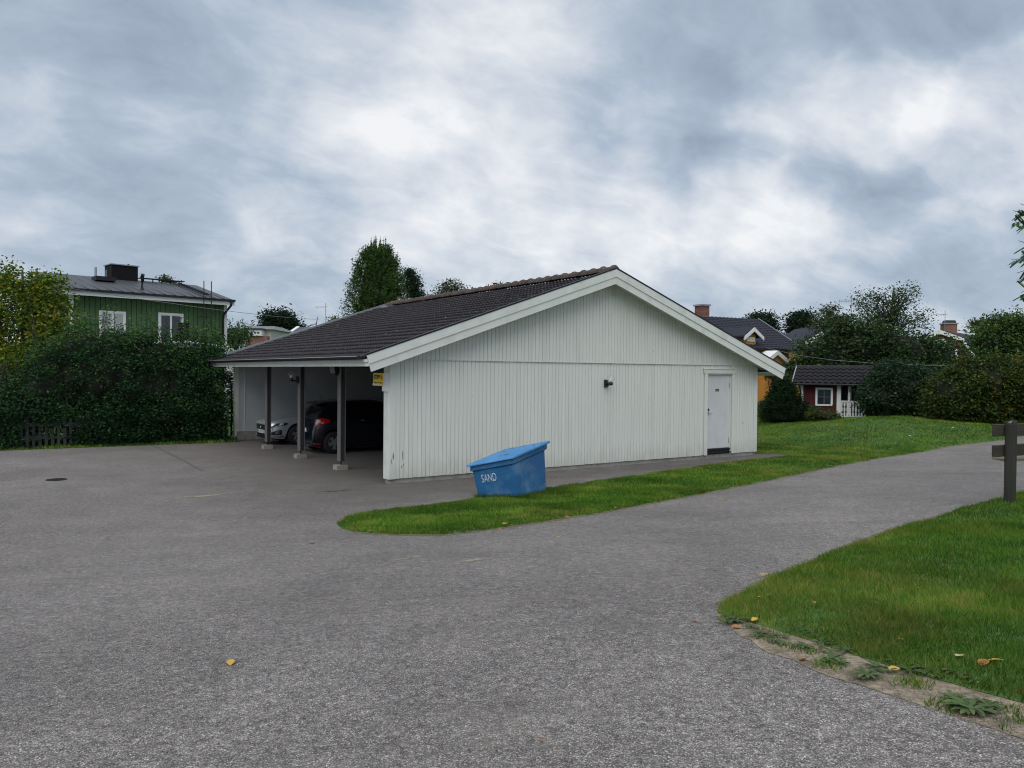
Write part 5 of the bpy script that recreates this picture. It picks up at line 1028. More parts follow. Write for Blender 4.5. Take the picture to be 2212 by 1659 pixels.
# ------------------------------------------------------------------ cables
CAB = mat('overhead_cable', (.16, .17, .18), .5, .05); CABD = mat('overhead_cable_dark', (.06, .06, .06), .5, .05)
def cable(pts, label, m=CAB, r=.02):
    p = [at(*q) for q in pts]; o = thing('overhead_cable', label, 'cable', p[0], group='overhead cables'); MB().tube([q - p[0] for q in p], r, 5).build('wire', m, o); return o
cable([(95, 612, 30), (190, 630, 31), (289, 644, 32), (449, 666.5, 33.5), (527, 676, 34.5), (600, 684, 50), (692, 691, 78)], 'thin cable crossing the green house wall and ending at the far chimney', r=.010)
cable([(40, 650, 28), (117, 665.5, 29), (204, 689, 30), (273, 705, 31), (327, 715, 32)], 'thin cable dipping behind the top of the hedge', r=.009)
cable([(1655, 751, 40), (1720, 767, 37), (1800, 778, 35), (1900, 785.5, 34), (2000, 789, 33), (2100, 790, 32), (2260, 787, 30)], 'overhead cable sagging above the playhouse roof', r=.010)
# ================================================================== FENCES
Pa, Pb = gnd(-60, 975), gnd(497, 955); Pa = Vector((Pa.x, Pa.y, 0)); Pb = Vector((Pb.x, Pb.y, 0)); dd = (Pb - Pa); LF_ = dd.length; dd.normalize(); nn_ = Vector((-dd.y, dd.x, 0))
Pa2 = Pa + nn_ * .25
pf = thing('picket_fence', 'weathered grey picket fence half buried in the tall dark hedge', 'fence', Pa2, math.atan2(dd.y, dd.x))
PK = mat('weathered_picket', (.050, .052, .052), .9, .3, 12, .3, 40, stretch=(1, 1, .15))
for z in (.28, .68): MB().box(0, LF_, .02, .06, z, z + .09).build('rail', PK, pf)
pkm = MB().prism([(.0, 0, .04), (.085, 0, .04), (.085, 0, .84), (.0425, 0, .92), (0, 0, .84)], (0, .02, 0)).mesh('picket'); pkm.materials.append(PK); k = 0.0
while k < LF_ - .1: o = link('picket', pkm, None, pf, (k, RNG.uniform(-.006, .006), RNG.uniform(-.02, .02))); o.rotation_euler = (RNG.uniform(-.02, .02), RNG.uniform(-.02, .02), 0); k += .165
# timber rail fence at the right edge
pb = gnd(2180, 1090); hz = at(2178, 912, pb.y).z - pb.z
OLD = mat('old_grey_rail', (.026, .026, .021), .9, .35, 8, .6, 40, stretch=(1, 1, .12), alt=(.045, .052, .034), altscale=3, altlo=.5, althi=.8)
OLDR = mat('old_brown_rail', (.042, .037, .024), .9, .3, 6, .6, 40, stretch=(.15, 1, 1), alt=(.05, .048, .035), altscale=3, altlo=.5, althi=.8)
rf_ = thing('rail_fence', 'weathered timber post and rail fence cut off by the right edge', 'fence', (pb.x, pb.y, pb.z), math.atan2(.42, .91))
def post_at(x, y, h):
    m = MB(); n = 14
    for z, k in ((-.3, 1), (h - .03, 1), (h + .0, .9)): m.v += [(x + .082 * k * math.cos(2 * math.pi * i / n), y - .0 + .082 * k * max(-1, min(.55, math.sin(2 * math.pi * i / n))), z + (.03 * math.sin(i * 2.2) if z > h - .01 else 0)) for i in range(n)]
    m.f = [(r * n + i, r * n + (i + 1) % n, (r + 1) * n + (i + 1) % n, (r + 1) * n + i) for r in (0, 1) for i in range(n)] + [tuple(2 * n + i for i in range(n))]
    return m
p0 = post_at(0, 0, hz).build('post', OLD, rf_); MB().lathe([(.07, 0), (.05, .018), (.02, .024), (0, .02)], (0, 0, hz - .01), 10).build('moss_cap', mat('pale_moss', (.19, .20, .15), .95, .4, 40, .8, 60), p0)
post_at(2.2, 0, hz).build('post', OLD, rf_); post_at(4.4, 0, hz).build('post', OLD, rf_)
def zat(py): return at(2170, py, pb.y).z - pb.z
for y0, y1 in ((917, 943), (962, 987)):
    z1, z0 = zat(y0), zat(y1); MB().hexa([(-.24, .05, z0), (4.6, .05, z0 + .03), (4.6, .115, z0 + .03), (-.24, .115, z0), (-.24, .05, z1), (4.6, .05, z1 + .03), (4.6, .115, z1 + .03), (-.24, .115, z1)]).build('rail', OLDR, rf_, bevel=.006)
MB().hexa([(.05, .12, zat(999)), (1.6, .12, zat(1006)), (1.6, .30, zat(1004)), (.05, .30, zat(997)), (.05, .12, zat(994)), (1.6, .12, zat(1001)), (1.6, .30, zat(999)), (.05, .30, zat(992))]).build('rail', mat('pale_rail_top', (.22, .19, .13), .9, .3, 6, .5), rf_)
# manhole
c = gnd(122, 1037); mh = thing('manhole_cover', 'round dark iron manhole cover set in the asphalt at left', 'manhole cover', (c.x, c.y, g(c.x, c.y) + .006))
MB().lathe([(.21, .0), (.21, .008), (.18, .008), (.18, .003), (0, .003)], seg=28).build('frame', DARKMETAL, mh); m = MB()
for i in range(5): m.box(-.13, .13, -.13 + i * .055, -.105 + i * .055, .003, .009)
m.build('tread', DARKMETAL, mh)
# old paving seam running from the hedge towards the camera
a, b = gnd(600 / 1.823, 962), gnd(440, 1018); a, b = Vector(a), Vector(b); m = MB(); pts = [a.lerp(b, i / 14) + Vector((RNG.uniform(-.03, .03), RNG.uniform(-.03, .03), 0)) for i in range(15)]
for p, q in zip(pts, pts[1:]):
    n_ = Vector((-(q - p).y, (q - p).x, 0)).normalized() * .035; m.poly([(*(p - n_)[:2], g(p.x, p.y) + .0075), (*(q - n_)[:2], g(q.x, q.y) + .0075), (*(q + n_)[:2], g(q.x, q.y) + .0075), (*(p + n_)[:2], g(p.x, p.y) + .0075)])
tag(m.build('asphalt_seam', DAMP), kind='structure')
# ================================================================== HEDGE AND TREES
def blob(px, py, Y, rx, ry, rz): p = at(px, py, Y); return (p.x, p.y, p.z, rx, ry, rz)
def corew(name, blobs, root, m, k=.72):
    """solid dark cores added inside foliage to block light, standing in for inner shade"""
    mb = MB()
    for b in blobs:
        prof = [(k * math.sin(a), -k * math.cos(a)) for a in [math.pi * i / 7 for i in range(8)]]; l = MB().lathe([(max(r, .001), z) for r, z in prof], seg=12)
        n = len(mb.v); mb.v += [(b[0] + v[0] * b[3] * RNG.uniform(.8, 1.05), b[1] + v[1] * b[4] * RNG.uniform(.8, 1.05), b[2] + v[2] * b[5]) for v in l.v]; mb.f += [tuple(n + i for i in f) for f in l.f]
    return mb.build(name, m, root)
INNER = mat('shade_core_dark', (.010, .013, .007), .95, .3, 6)  # near-black colour of the added cores stands for shade between the leaves
# hedge: long mass just behind the pickets
hd = thing('hedge', 'tall dark deciduous hedge growing over the picket fence at left', 'hedge', Pa + nn_ * 1.3, math.atan2(dd.y, dd.x))
tops = [(-60, 862), (0, 852), (40, 825), (80, 772), (120, 735), (160, 716), (200, 706), (240, 697), (275, 700), (310, 712), (345, 722), (385, 730), (425, 728), (460, 722), (492, 726)]
hb = []
for px, py in tops:
    s, z = hitwall(px, py - 8, Pa + nn_ * 1.3, (dd.x, dd.y)); zt_ = z
    hb.append((s, 0, zt_ - 1.0, .95, .85, 1.0)); hb.append((s, -.1, zt_ * .5, 1.0, 1.15, zt_ * .42)); hb.append((s + (.3 if px < 470 else -.3), -.62, .80, .9, .80, .78))
hb.append((LF_ - .35, .35, 2.3, .6, .9, 1.3)); hb.append((LF_ - .35, .35, .9, .6, .9, .9))
for k_ in range(8):
    hb.append((LF_ - .7 + k_ * .5, 1.25, 2.2, .6, .6, 1.35)); hb.append((LF_ - .7 + k_ * .5, 1.25, .9, .6, .6, .9))
p, t, cc = clump_points(hb, 1900, 36, .17, .74, .75); sg0, sg1 = [hitwall(q_, 950, Pa + nn_ * 1.3, (dd.x, dd.y))[0] for q_ in (45, 165)]; gapz = (p[:, 0] > sg0) & (p[:, 0] < sg1) & (p[:, 2] < 1.02 + .1 * np.sin(p[:, 0] * 5)) & (p[:, 1] < -.85)
kp = (p[:, 2] > .05) & ((p[:, 1] < 1.0) | (p[:, 0] > LF_ - 1.5)) & (p[:, 1] > -1.36) & ~gapz & ((p[:, 0] < LF_ - .02) | (p[:, 1] > .42)) ; p, t = p[kp], t[kp]
t = np.clip(t + np.clip((p[:, 2] - 2.6) * .22, 0, .35), 0, 1)
ncf = 330; cx_ = RNG.uniform(0, LF_ - .2, ncf); cz_ = RNG.uniform(.15, 1.15, ncf); ok = ~((cx_ > sg0) & (cx_ < sg1) & (cz_ < .95)) | (RNG.uniform(size=ncf) < .12); cx_, cz_ = cx_[ok], cz_[ok]
q_ = np.stack([cx_, RNG.uniform(-1.30, -1.12, len(cx_)), cz_], 1); q_ = np.repeat(q_, 34, 0) + RNG.normal(size=(len(q_) * 34, 3)) * np.array([.17, .05, .13]); q_ = q_[(q_[:, 2] > .05) & (q_[:, 1] < -1.08)]
p = np.concatenate([p, q_]); t = np.concatenate([t, np.clip(RNG.normal(.35, .2, len(q_)), 0, 1)])
link('foliage', leaves_mesh('foliage', p, .095, L_HEDGE, tint=t), None, hd)
# upright young shoots along the top
sp_, st_ = [], []; tw = MB()
for i in range(95):
    s = RNG.uniform(hb[0][0], LF_ + 1.2); base = np.interp(s, [b[0] for b in hb[:3 * len(tops):3]], [b[2] + b[5] for b in hb[:3 * len(tops):3]]) - .15; h = RNG.uniform(.15, .75); x = RNG.uniform(-.6, .6) if s < LF_ - .6 else RNG.uniform(.9, 1.6); ln = RNG.normal(0, .08, 2)
    n = int(h * 46) + 6; q = RNG.uniform(0, 1, n); sp_.append(np.stack([s + ln[0] * q + RNG.normal(0, .045, n), x + ln[1] * q + RNG.normal(0, .045, n), base + h * q], 1)); st_.append(RNG.uniform(.45, 1, n)); tw.tube([(s, x, base - .3), (s + ln[0], x + ln[1], base + h)], [.009, .003], 4)
link('young_shoots', leaves_mesh('young_shoots', np.concatenate(sp_), .075, L_HEDGE, tint=np.concatenate(st_)), None, hd)
for i in range(70):
    s = RNG.uniform(0, LF_ - .5); tw.tube([(s, RNG.uniform(-.5, .4), -.1), (s + RNG.normal(0, .1), RNG.uniform(-.5, .3), 1.2), (s + RNG.normal(0, .3), RNG.uniform(-.5, .3), 2.6)], [.03, .022, .012], 5)
tw.build('stems', BARKD, hd)['kind'] = 'stuff'
corew('shade_core', [(b[0], b[1] + .15, b[2], b[3], b[4], b[5]) for b in hb if b[5] > .79 and b[0] < LF_ - 1.3], hd, INNER, .58)
# narrow verge of grass in front of the fence
vs = sheet('verge', [tuple((Pa + dd * (LF_ + .3) - nn_ * .18)[:2]), tuple((Pa + dd * (LF_ + .3) + nn_ * 3)[:2]), tuple((Pa - dd * 12 + nn_ * 3)[:2]), tuple((Pa - dd * 12 - nn_ * .15)[:2])], .6, .02, .012, LAWN)
gv_ = grass('grass', vs, lambda d: 500, .04, .10, .012, cap=60000); tag(gv_, 'thin strip of grass along the foot of the picket fence', 'grass')
# yellowing tree at far left
Y = 27; b = at(45, 960, Y); b.z = 0
tree('maple_tree', 'yellowing maple at the left edge with orange patches', 'tree', b, [blob(40, 700, Y, 1.7, 1.5, 1.7), blob(95, 650, Y, 1.1, 1.1, 1.0), blob(10, 640, Y, .9, 1, .9), blob(120, 740, Y - .5, 1.0, 1, 1.1), blob(-30, 760, Y, 1.5, 1.3, 1.6), blob(40, 820, Y - 1, 1.5, 1, 1.2), blob(110, 618, Y, .55, .6, .5), blob(30, 600, Y, .5, .6, .5), blob(0, 870, Y - .8, 1.3, .9, .9), blob(70, 800, Y - .6, 1.0, .8, 1.0)],
     760, 30, .20, .115, L_YEL, r0=.12, nb=20, aspect=.75, shell=.5)
# tall conifer behind the garage
Y = 42; b = at(815, 800, Y); b.z = 0; z0 = at(815, 690, Y).z; zt_ = at(820, 522, Y).z
def thuja(name, label, cat, b, ztop, zlow, rad, n, leaf, m, prof, seed, tipn=9, group=None):
    root = thing(name, label, cat, b, group=group); P_ = []; T_ = []; rg = np.random.default_rng(seed); tops_ = []
    for i in range(n):
        h = rg.uniform(0, 1) ** .85; z = zlow + (ztop - zlow) * h; a = rg.uniform(0, 6.283); rr0 = np.interp(h, [q[0] for q in prof], [q[1] for q in prof]) * rad * (1 + .13 * math.sin(a * 3 + seed) + .1 * math.sin(a * 5 + h * 9)); r = rr0 * rg.uniform(.62, 1.08)
        k = rg.integers(14, 26); c_ = np.array([r * math.cos(a), r * math.sin(a), z]); q = rg.uniform(0, 1, k); L_ = rg.uniform(.18, .42) * rad / 1.5
        pts = c_ + np.stack([math.cos(a) * q * L_, math.sin(a) * q * L_, q * L_ * 1.2], 1) + rg.normal(0, .055 * rad / 1.5, (k, 3)); P_.append(pts); T_.append(np.clip(rg.normal(.42, .15, k) + rg.normal(0, .14), 0, 1))
    tw = MB(); rr_t = prof[-1][1] * rad
    for i in range(tipn):
        a = rg.uniform(0, 6.28); r = rg.uniform(0, 1) ** .5 * rr_t; h = rg.uniform(.5, 1.15) * rad * .55; k = 34; q = rg.uniform(-.4, 1, k); x, y = r * math.cos(a), r * math.sin(a)
        P_.append(np.stack([x + rg.normal(0, .06, k) * (1.2 - q), y + rg.normal(0, .06, k) * (1.2 - q), ztop - .15 + q * h], 1)); T_.append(rg.uniform(.3, .8, k)); tw.tube([(x, y, ztop - .6), (x, y, ztop + h)], [.02, .006], 4)
    tw.tube([(0, 0, -.1), (0, 0, zlow + (ztop - zlow) * .6), (0, 0, ztop)], [rad * .1, rad * .06, .01], 8); tw.build('trunk', BARKD, root)
    link('crown', leaves_mesh('crown', np.concatenate(P_), leaf, m, tint=np.concatenate(T_), aspect=.45, up=.1), None, root)
    pr = [(0.01, zlow)] + [(q[1] * rad * .72, zlow + (ztop - zlow) * q[0]) for q in prof] + [(0.01, ztop - .1)]; MB().lathe(pr, seg=14).build('shade_core', INNER, root)  # dark hull added inside the crown to block light
    return root
thuja('thuja_tree', 'tall broad conifer rising behind the garage roof', 'conifer', b, zt_ - .5, .2, 1.36, 3600, .10, L_THUJA, [(0, .9), (.5, 1.05), (.70, 1.0), (.80, .90), (.88, .74), (.945, .54), (1, .34)], 5, 30)
# far trees
def far_tree(name, label, cat, px, Y, blobs, ncl, per, cr, leaf, m, group='trees on the skyline', nb=12, r0=.16, bark=BARKD, shell=.35, aspect=.5, flat=.6):
    b = at(px, 810, Y); b.z = g(b.x, b.y); return tree(name, label, cat, b, [blob(x, y, Y, rx * Y / F, rx * Y / F, ry * Y / F) for x, y, rx, ry in blobs], ncl, per, cr, leaf, m, bark, r0, nb, group, aspect=aspect, shell=shell, flat=flat)
far_tree('pine_tree', 'dark pine peeping out right of the tall conifer', 'tree', 893, 85, [(890, 616, 16, 26), (900, 640, 15, 14), (884, 592, 11, 10)], 190, 30, .34, .22, L_PINE, r0=.3)
far_tree('birch_tree', 'airy birch showing above the middle of the mossy ridge', 'tree', 975, 90, [(972, 628, 28, 22), (1000, 640, 30, 20), (950, 645, 18, 14), (1030, 648, 24, 12)], 200, 18, .5, .26, L_BIRCH, nb=30, r0=.22)
far_tree('pine_tree', 'tiny treetop just above the ridge nearer the gable', 'tree', 1077, 95, [(1077, 622, 14, 8), (1075, 640, 16, 12)], 60, 26, .35, .28, L_PINE)
far_tree('pine_tree', 'round dark pine above the white house left of the roof', 'tree', 603, 88, [(595, 700, 26, 30), (612, 690, 24, 22), (632, 712, 18, 20), (575, 718, 18, 16)], 260, 34, .5, .34, L_PINE)
far_tree('birch_tree', 'small leafy tree between the round pine and the far chimney', 'tree', 655, 92, [(650, 716, 16, 14), (722, 690, 8, 10)], 60, 22, .4, .28, L_BIRCH)
far_tree('birch_tree', 'thin treetop poking up over the green house roof', 'tree', 357, 70, [(357, 606, 8, 9), (368, 616, 10, 9), (348, 618, 6, 6)], 50, 18, .28, .24, L_BIRCH)
far_tree('birch_tree', 'low greenery between green house corner and white house', 'tree', 515, 60, [(515, 722, 22, 16), (500, 735, 20, 14)], 70, 30, .35, .22, L_DARK)
far_tree('pine_tree', 'rounded pine just right of the yellow house roof', 'tree', 1652, 95, [(1650, 696, 25, 20), (1660, 712, 16, 16), (1636, 690, 14, 12)], 170, 30, .5, .34, L_PINE)
far_tree('pine_tree', 'dense pine standing alone above the yellow house verge', 'tree', 1728, 92, [(1726, 700, 26, 24), (1718, 722, 16, 16), (1745, 722, 16, 14), (1736, 684, 16, 12)], 230, 32, .5, .34, L_PINE)
far_tree('birch_tree', 'pale feathery treetop left of the big dark tree', 'tree', 1785, 62, [(1785, 684, 20, 20), (1798, 672, 10, 12), (1770, 700, 16, 14)], 90, 16, .34, .20, L_BIRCH, nb=20)
far_tree('spruce_tree', 'pale tree between the red house roof and right-hand trees', 'tree', 2108, 110, [(2112, 702, 16, 12)], 40, 20, .5, .3, L_BIRCH)
# the big dark tree and its neighbours, right middle
Y = 46; b = at(1905, 850, Y); b.z = .4; s_ = Y / F
tree('rowan_tree', 'big dark tree with an airy see-through top behind the playhouse', 'tree', b, [blob(1900, 690, Y, 55 * s_, 50 * s_, 40 * s_), blob(1940, 650, Y, 42 * s_, 40 * s_, 36 * s_), blob(1875, 650, Y, 36 * s_, 36 * s_, 26 * s_), blob(1970, 690, Y, 45 * s_, 40 * s_, 24 * s_), blob(1968, 628, Y, 18 * s_, 18 * s_, 14 * s_)],
     260, 20, .22, .13, L_DARK, r0=.16, nb=80, group=None, shell=.15)
Y = 44; b = at(1800, 860, Y); b.z = .4
q = [blob(1790, 770, Y, 75 * s_, 45 * s_, 48 * s_), blob(1860, 745, Y, 80 * s_, 45 * s_, 56 * s_), blob(1950, 760, Y, 75 * s_, 45 * s_, 50 * s_), blob(1740, 800, Y, 50 * s_, 40 * s_, 30 * s_), blob(1830, 820, Y, 70 * s_, 40 * s_, 40 * s_), blob(1935, 830, Y, 70 * s_, 40 * s_, 50 * s_), blob(2030, 775, Y, 50 * s_, 40 * s_, 42 * s_), blob(2040, 840, Y, 50 * s_, 40 * s_, 45 * s_), blob(1820, 706, Y, 32 * s_, 30 * s_, 20 * s_)]
tr = tree('dense_tree', 'wide dense dark tree mass filling the space above the playhouse', 'tree', b, q, 1150, 26, .30, .19, L_DARK, r0=.2, nb=20, shell=.6)
corew('shade_core', [(v[0] - b.x, v[1] - b.y, v[2] - b.z, *v[3:]) for v in q[:-1]], tr, INNER, .66)
Y = 33.5; s_ = Y / F; b = gnd(1945, 897)
q = [blob(1950, 835, Y, 75 * s_, 60 * s_, 55 * s_), blob(1900, 860, Y, 50 * s_, 50 * s_, 38 * s_), blob(1955, 875, Y, 80 * s_, 50 * s_, 28 * s_), blob(1925, 810, Y, 45 * s_, 45 * s_, 30 * s_), blob(2000, 825, Y, 50 * s_, 45 * s_, 38 * s_)]
tr = tree('lilac_bush', 'broad dark green bush covering the right end of the playhouse', 'bush', b, q, 820, 26, .17, .10, leafm('lilac_leaves', [(.010, .028, .014), (.018, .044, .021), (.034, .066, .030), (.08, .115, .06)]), r0=.05, nb=22, shell=.66, aspect=.7)
corew('shade_core', [(v[0] - b.x, v[1] - b.y, v[2] - b.z, *v[3:]) for v in q], tr, INNER, .66)
Y = 30; s_ = Y / F; b = gnd(2110, 905)
q = [blob(2060, 850, Y, 66 * s_, 55 * s_, 52 * s_), blob(2030, 880, Y, 38 * s_, 45 * s_, 28 * s_), blob(2130, 830, Y, 75 * s_, 55 * s_, 66 * s_), blob(2200, 830, Y, 75 * s_, 55 * s_, 70 * s_), blob(2110, 885, Y, 100 * s_, 50 * s_, 26 * s_), blob(2240, 880, Y, 80 * s_, 50 * s_, 30 * s_), blob(2085, 812, Y, 40 * s_, 40 * s_, 36 * s_)]
tr = tree('autumn_bush', 'large bush with yellow-tinged leaves on the lawn at right', 'bush', b, q, 1150, 30, .16, .10, L_AUT, r0=.06, nb=30, shell=.68, aspect=.65)
corew('shade_core', [(v[0] - b.x, v[1] - b.y, v[2] - b.z, *v[3:]) for v in q], tr, INNER, .68)
Y = 37; s_ = Y / F; b = at(2180, 860, Y); b.z = .5
q = [blob(2180, 745, Y, 70 * s_, 55 * s_, 60 * s_), blob(2140, 740, Y, 40 * s_, 45 * s_, 40 * s_), blob(2215, 715, Y, 60 * s_, 45 * s_, 44 * s_), blob(2165, 705, Y, 34 * s_, 35 * s_, 28 * s_), blob(2240, 780, Y, 60 * s_, 45 * s_, 60 * s_)]
tr = tree('round_tree', 'rounded mid-green tree behind the yellow-tinged bush at right edge', 'tree', b, q, 640, 26, .20, .14, L_LIME, r0=.14, nb=30, shell=.62)
corew('shade_core', [(v[0] - b.x, v[1] - b.y, v[2] - b.z, *v[3:]) for v in q], tr, INNER, .66)
# conical bush and shrubs right of the garage
b = gnd(1690, 915)
thuja('cone_bush', 'dark conical evergreen with a brown tip right of the garage', 'bush', b, at(1690, 828, b.y).z - b.z, .05, .86, 1300, .075, leafm('spruce_needles', [(.007, .020, .009), (.014, .036, .014), (.028, .056, .020)]), [(0, .6), (.1, 1.0), (.3, .93), (.5, .74), (.75, .45), (1, .12)], 9, 2)
Y = b.y + 1.2; s_ = Y / F; b2 = at(1683, 915, Y); b2.z = .3
tree('bronze_shrub', 'bronze-leaved shrub showing just above the conical evergreen', 'bush', b2, [blob(1688, 822, Y, 11 * s_, 12 * s_, 10 * s_), blob(1662, 812, Y, 12 * s_, 12 * s_, 7 * s_), blob(1672, 832, Y, 9 * s_, 9 * s_, 9 * s_)], 55, 14, .12, .10, L_RED, r0=.04, nb=26, shell=.2)
for px, pyb, bl, lab, mm, nm in ((1650, 905, [(1648, 884, 20, 20), (1640, 895, 18, 16), (1655, 872, 12, 10)], 'dark leafy shrub tucked behind the garage corner', L_DARK, 'shrub'),
                             (1738, 912, [(1735, 895, 26, 17), (1748, 888, 20, 14)], 'low dark shrub between the conical evergreen and the playhouse', L_DARK, 'shrub'),
                             (1780, 911, [(1780, 900, 36, 15), (1765, 895, 22, 13), (1800, 903, 20, 9)], 'low spreading shrub under the playhouse window', L_AUT, 'shrub'),
                             (1665, 915, [(1662, 897, 24, 20)], 'pale-sprigged shrub at the foot of the conical evergreen', L_LIME, 'shrub')):
    b = gnd(px, pyb); Y = b.y + (0 if px != 1650 else 1); s_ = Y / F; q = [blob(x, y, Y, r1 * s_, r1 * s_ * .8, r2 * s_) for x, y, r1, r2 in bl]
    tr = tree(nm, lab, 'bush', b, q, 120, 24, .09, .075, mm, r0=.03, nb=16, shell=.6); corew('shade_core', [(v[0] - b.x, v[1] - b.y, v[2] - b.z, *v[3:]) for v in q], tr, INNER, .6)
# background greenery that closes the gaps low on the skyline
for lab, pxs, Y, py in (('distant belt of trees behind the hedge and green house', [(-900, 765), (-760, 770), (-620, 768), (-480, 772), (-340, 768), (-200, 770), (-60, 765), (60, 770), (200, 770), (350, 770), (480, 765), (560, 748), (640, 752), (720, 760), (800, 765)], 110, 0), ('distant belt of trees behind the yellow house and right-hand gardens', [(1600, 770), (1700, 755), (1760, 750), (1830, 740), (1900, 745), (1990, 740), (2080, 735), (2150, 740), (2260, 735), (2400, 730), (2520, 728), (2640, 735), (2780, 730), (2920, 738), (3060, 730), (3200, 736), (3350, 730), (3500, 735)], 105, 0)):
    q = [blob(x, y + 22, Y, 70 * Y / F, 4, 34 * Y / F) for x, y in pxs]; p, t, cc = clump_points(q, 85 * len(q), 14, .7, .5, .7); p = p[p[:, 2] > 0]; o = link('tree_belt', leaves_mesh('tree_belt', p, .5, L_DARK), None); tag(o, lab, 'trees', kind='stuff')
# near rowan whose leafy branch hangs in at top right
tb = at(2440, 1000, 12.5); tb.z = g(tb.x, tb.y)
root = thing('overhanging_tree', 'tree outside the right edge whose leafy branch hangs into view', 'tree', tb)
tips = [(2188, 455), (2196, 480), (2200, 520), (2184, 560), (2196, 590), (2206, 632), (2204, 440), (2210, 470), (2206, 550), (2208, 605), (2215, 450), (2222, 500), (2230, 560), (2235, 610), (2250, 480), (2260, 540), (2280, 600), (2240, 430), (2300, 500), (2330, 560), (2310, 440), (2360, 500), (2350, 620), (2400, 450), (2420, 560), (2460, 500), (2500, 560), (2380, 400), (2280, 390)]
V = []; T_ = []; br = MB(); crown_c = Vector((0, 0, at(2440, 500, 12.5).z - tb.z))
br.tube([(0, 0, -.2), (.05, .05, 1.5), (0, 0, crown_c.z)], [.14, .11, .05], 10)
for i, (px, py) in enumerate(tips):
    e_ = at(px, py, 12.5 + RNG.uniform(-.5, .5) * (1 if px < 2240 else 3)) - tb; s0 = Vector((0, 0, crown_c.z * RNG.uniform(.75, 1.0))); mid = s0.lerp(e_, .55) + Vector((0, 0, .15)); br.tube([s0, mid, e_], [.03, .014, .004], 5)
    for k in range(8):      # compound leaves: a stalk with paired leaflets
        o_ = mid.lerp(e_, RNG.uniform(.35, 1.0)) + Vector(RNG.normal(0, .04, 3)); a = RNG.uniform(0, 6.28); dr_ = Vector((math.cos(a), math.sin(a), -.5 - RNG.uniform(0, .7))).normalized(); sd_ = dr_.cross(Vector((0, 0, 1))).normalized(); LL = RNG.uniform(.14, .22); br.tube([o_, o_ + dr_ * LL], .002, 3, False)
        for j in range(7):
            for s in (-1, 1):
                c_ = o_ + dr_ * LL * (.2 + .8 * j / 6); ax = (sd_ * s + dr_ * .5 + Vector((0, 0, -.25))).normalized(); l_ = .07; w_ = ax.cross(dr_).cross(ax).normalized() * .017
                V += [tuple(c_), tuple(c_ + ax * l_ * .5 + w_), tuple(c_ + ax * l_), tuple(c_ + ax * l_ * .5 - w_)]; T_.append(RNG.uniform(.1, .8))
link('crown', quads_mesh('crown', np.array(V), 4, leafm('rowan_leaves', [(.03, .075, .02), (.05, .11, .03), (.08, .15, .05)], trans=.35), np.array(T_)), None, root); br.build('trunk', BARK, root, smooth=True)
# ================================================================== FALLEN LEAVES AND WEEDS
FL = {'yellow': mat('yellow_fallen_leaf', (.50, .30, .05), .6, .25, 30), 'orange': mat('orange_fallen_leaf', (.38, .14, .03), .6, .3, 30), 'brown': mat('brown_fallen_leaf', (.17, .075, .03), .7, .3, 30), 'pale': mat('pale_fallen_leaf', (.55, .50, .28), .6, .2, 30)}
def leaf_mesh(seed):
    rg = random.Random(seed); n = 9; m = MB(); cup = rg.uniform(.1, .4)
    out = [(math.sin(math.pi * i / n) * .5 * (1 + .25 * math.sin(i * 3.1)), i / n - .5) for i in range(n + 1)]
    for x, y in out: m.v += [(-x * .7, y, abs(x) * cup + .15 * (y * y)), (0, y, .02 + .18 * y * y), (x * .7, y, abs(x) * cup * .8 + .15 * (y * y))]
    m.f = [(i * 3 + k, i * 3 + k + 1, (i + 1) * 3 + k + 1, (i + 1) * 3 + k) for i in range(n) for k in (0, 1)]; return m.mesh('fallen_leaf', True)
LM = {}; leaf_list = []
def leaf(px, py, size, colr, where, label=None, extra=.0):
    c = gnd(px, py); key = (colr, random.randrange(3)); size *= .72 if where == 'corner' or size > .095 else .85
    if key not in LM: LM[key] = leaf_mesh(hash(key[1]) + 5); LM[key] = LM[key].copy(); LM[key].materials.append(FL[colr])
    up = .014 if where == 'asphalt' else .055
    o = link('fallen_leaf', LM[key], None, None, (c.x, c.y, c.z + up + extra)); o.scale = (size,) * 3; o.rotation_euler = (random.uniform(-.25, .25), random.uniform(-.25, .25), random.uniform(0, 6.28))
    gname = {'asphalt': 'fallen leaves on the asphalt', 'strip': 'fallen leaves on the grass strip', 'edge': 'fallen leaves along the strip edge', 'corner': 'fallen leaves on the corner plot', 'slope': 'fallen leaves on the far lawn'}[where]
    lab = label or {'asphalt': 'small dry leaf lying on the open asphalt', 'strip': 'small fallen leaf lying in the grass strip beside the garage', 'edge': 'dry leaf lying where the grass strip meets the asphalt', 'corner': 'autumn leaf lying on the near corner grass plot', 'slope': 'pale fallen leaf on the far lawn near the fence'}[where]
    o['px'] = px; leaf_list.append((gname, px, o, colr, label)); tag(o, lab, 'leaf', gname)
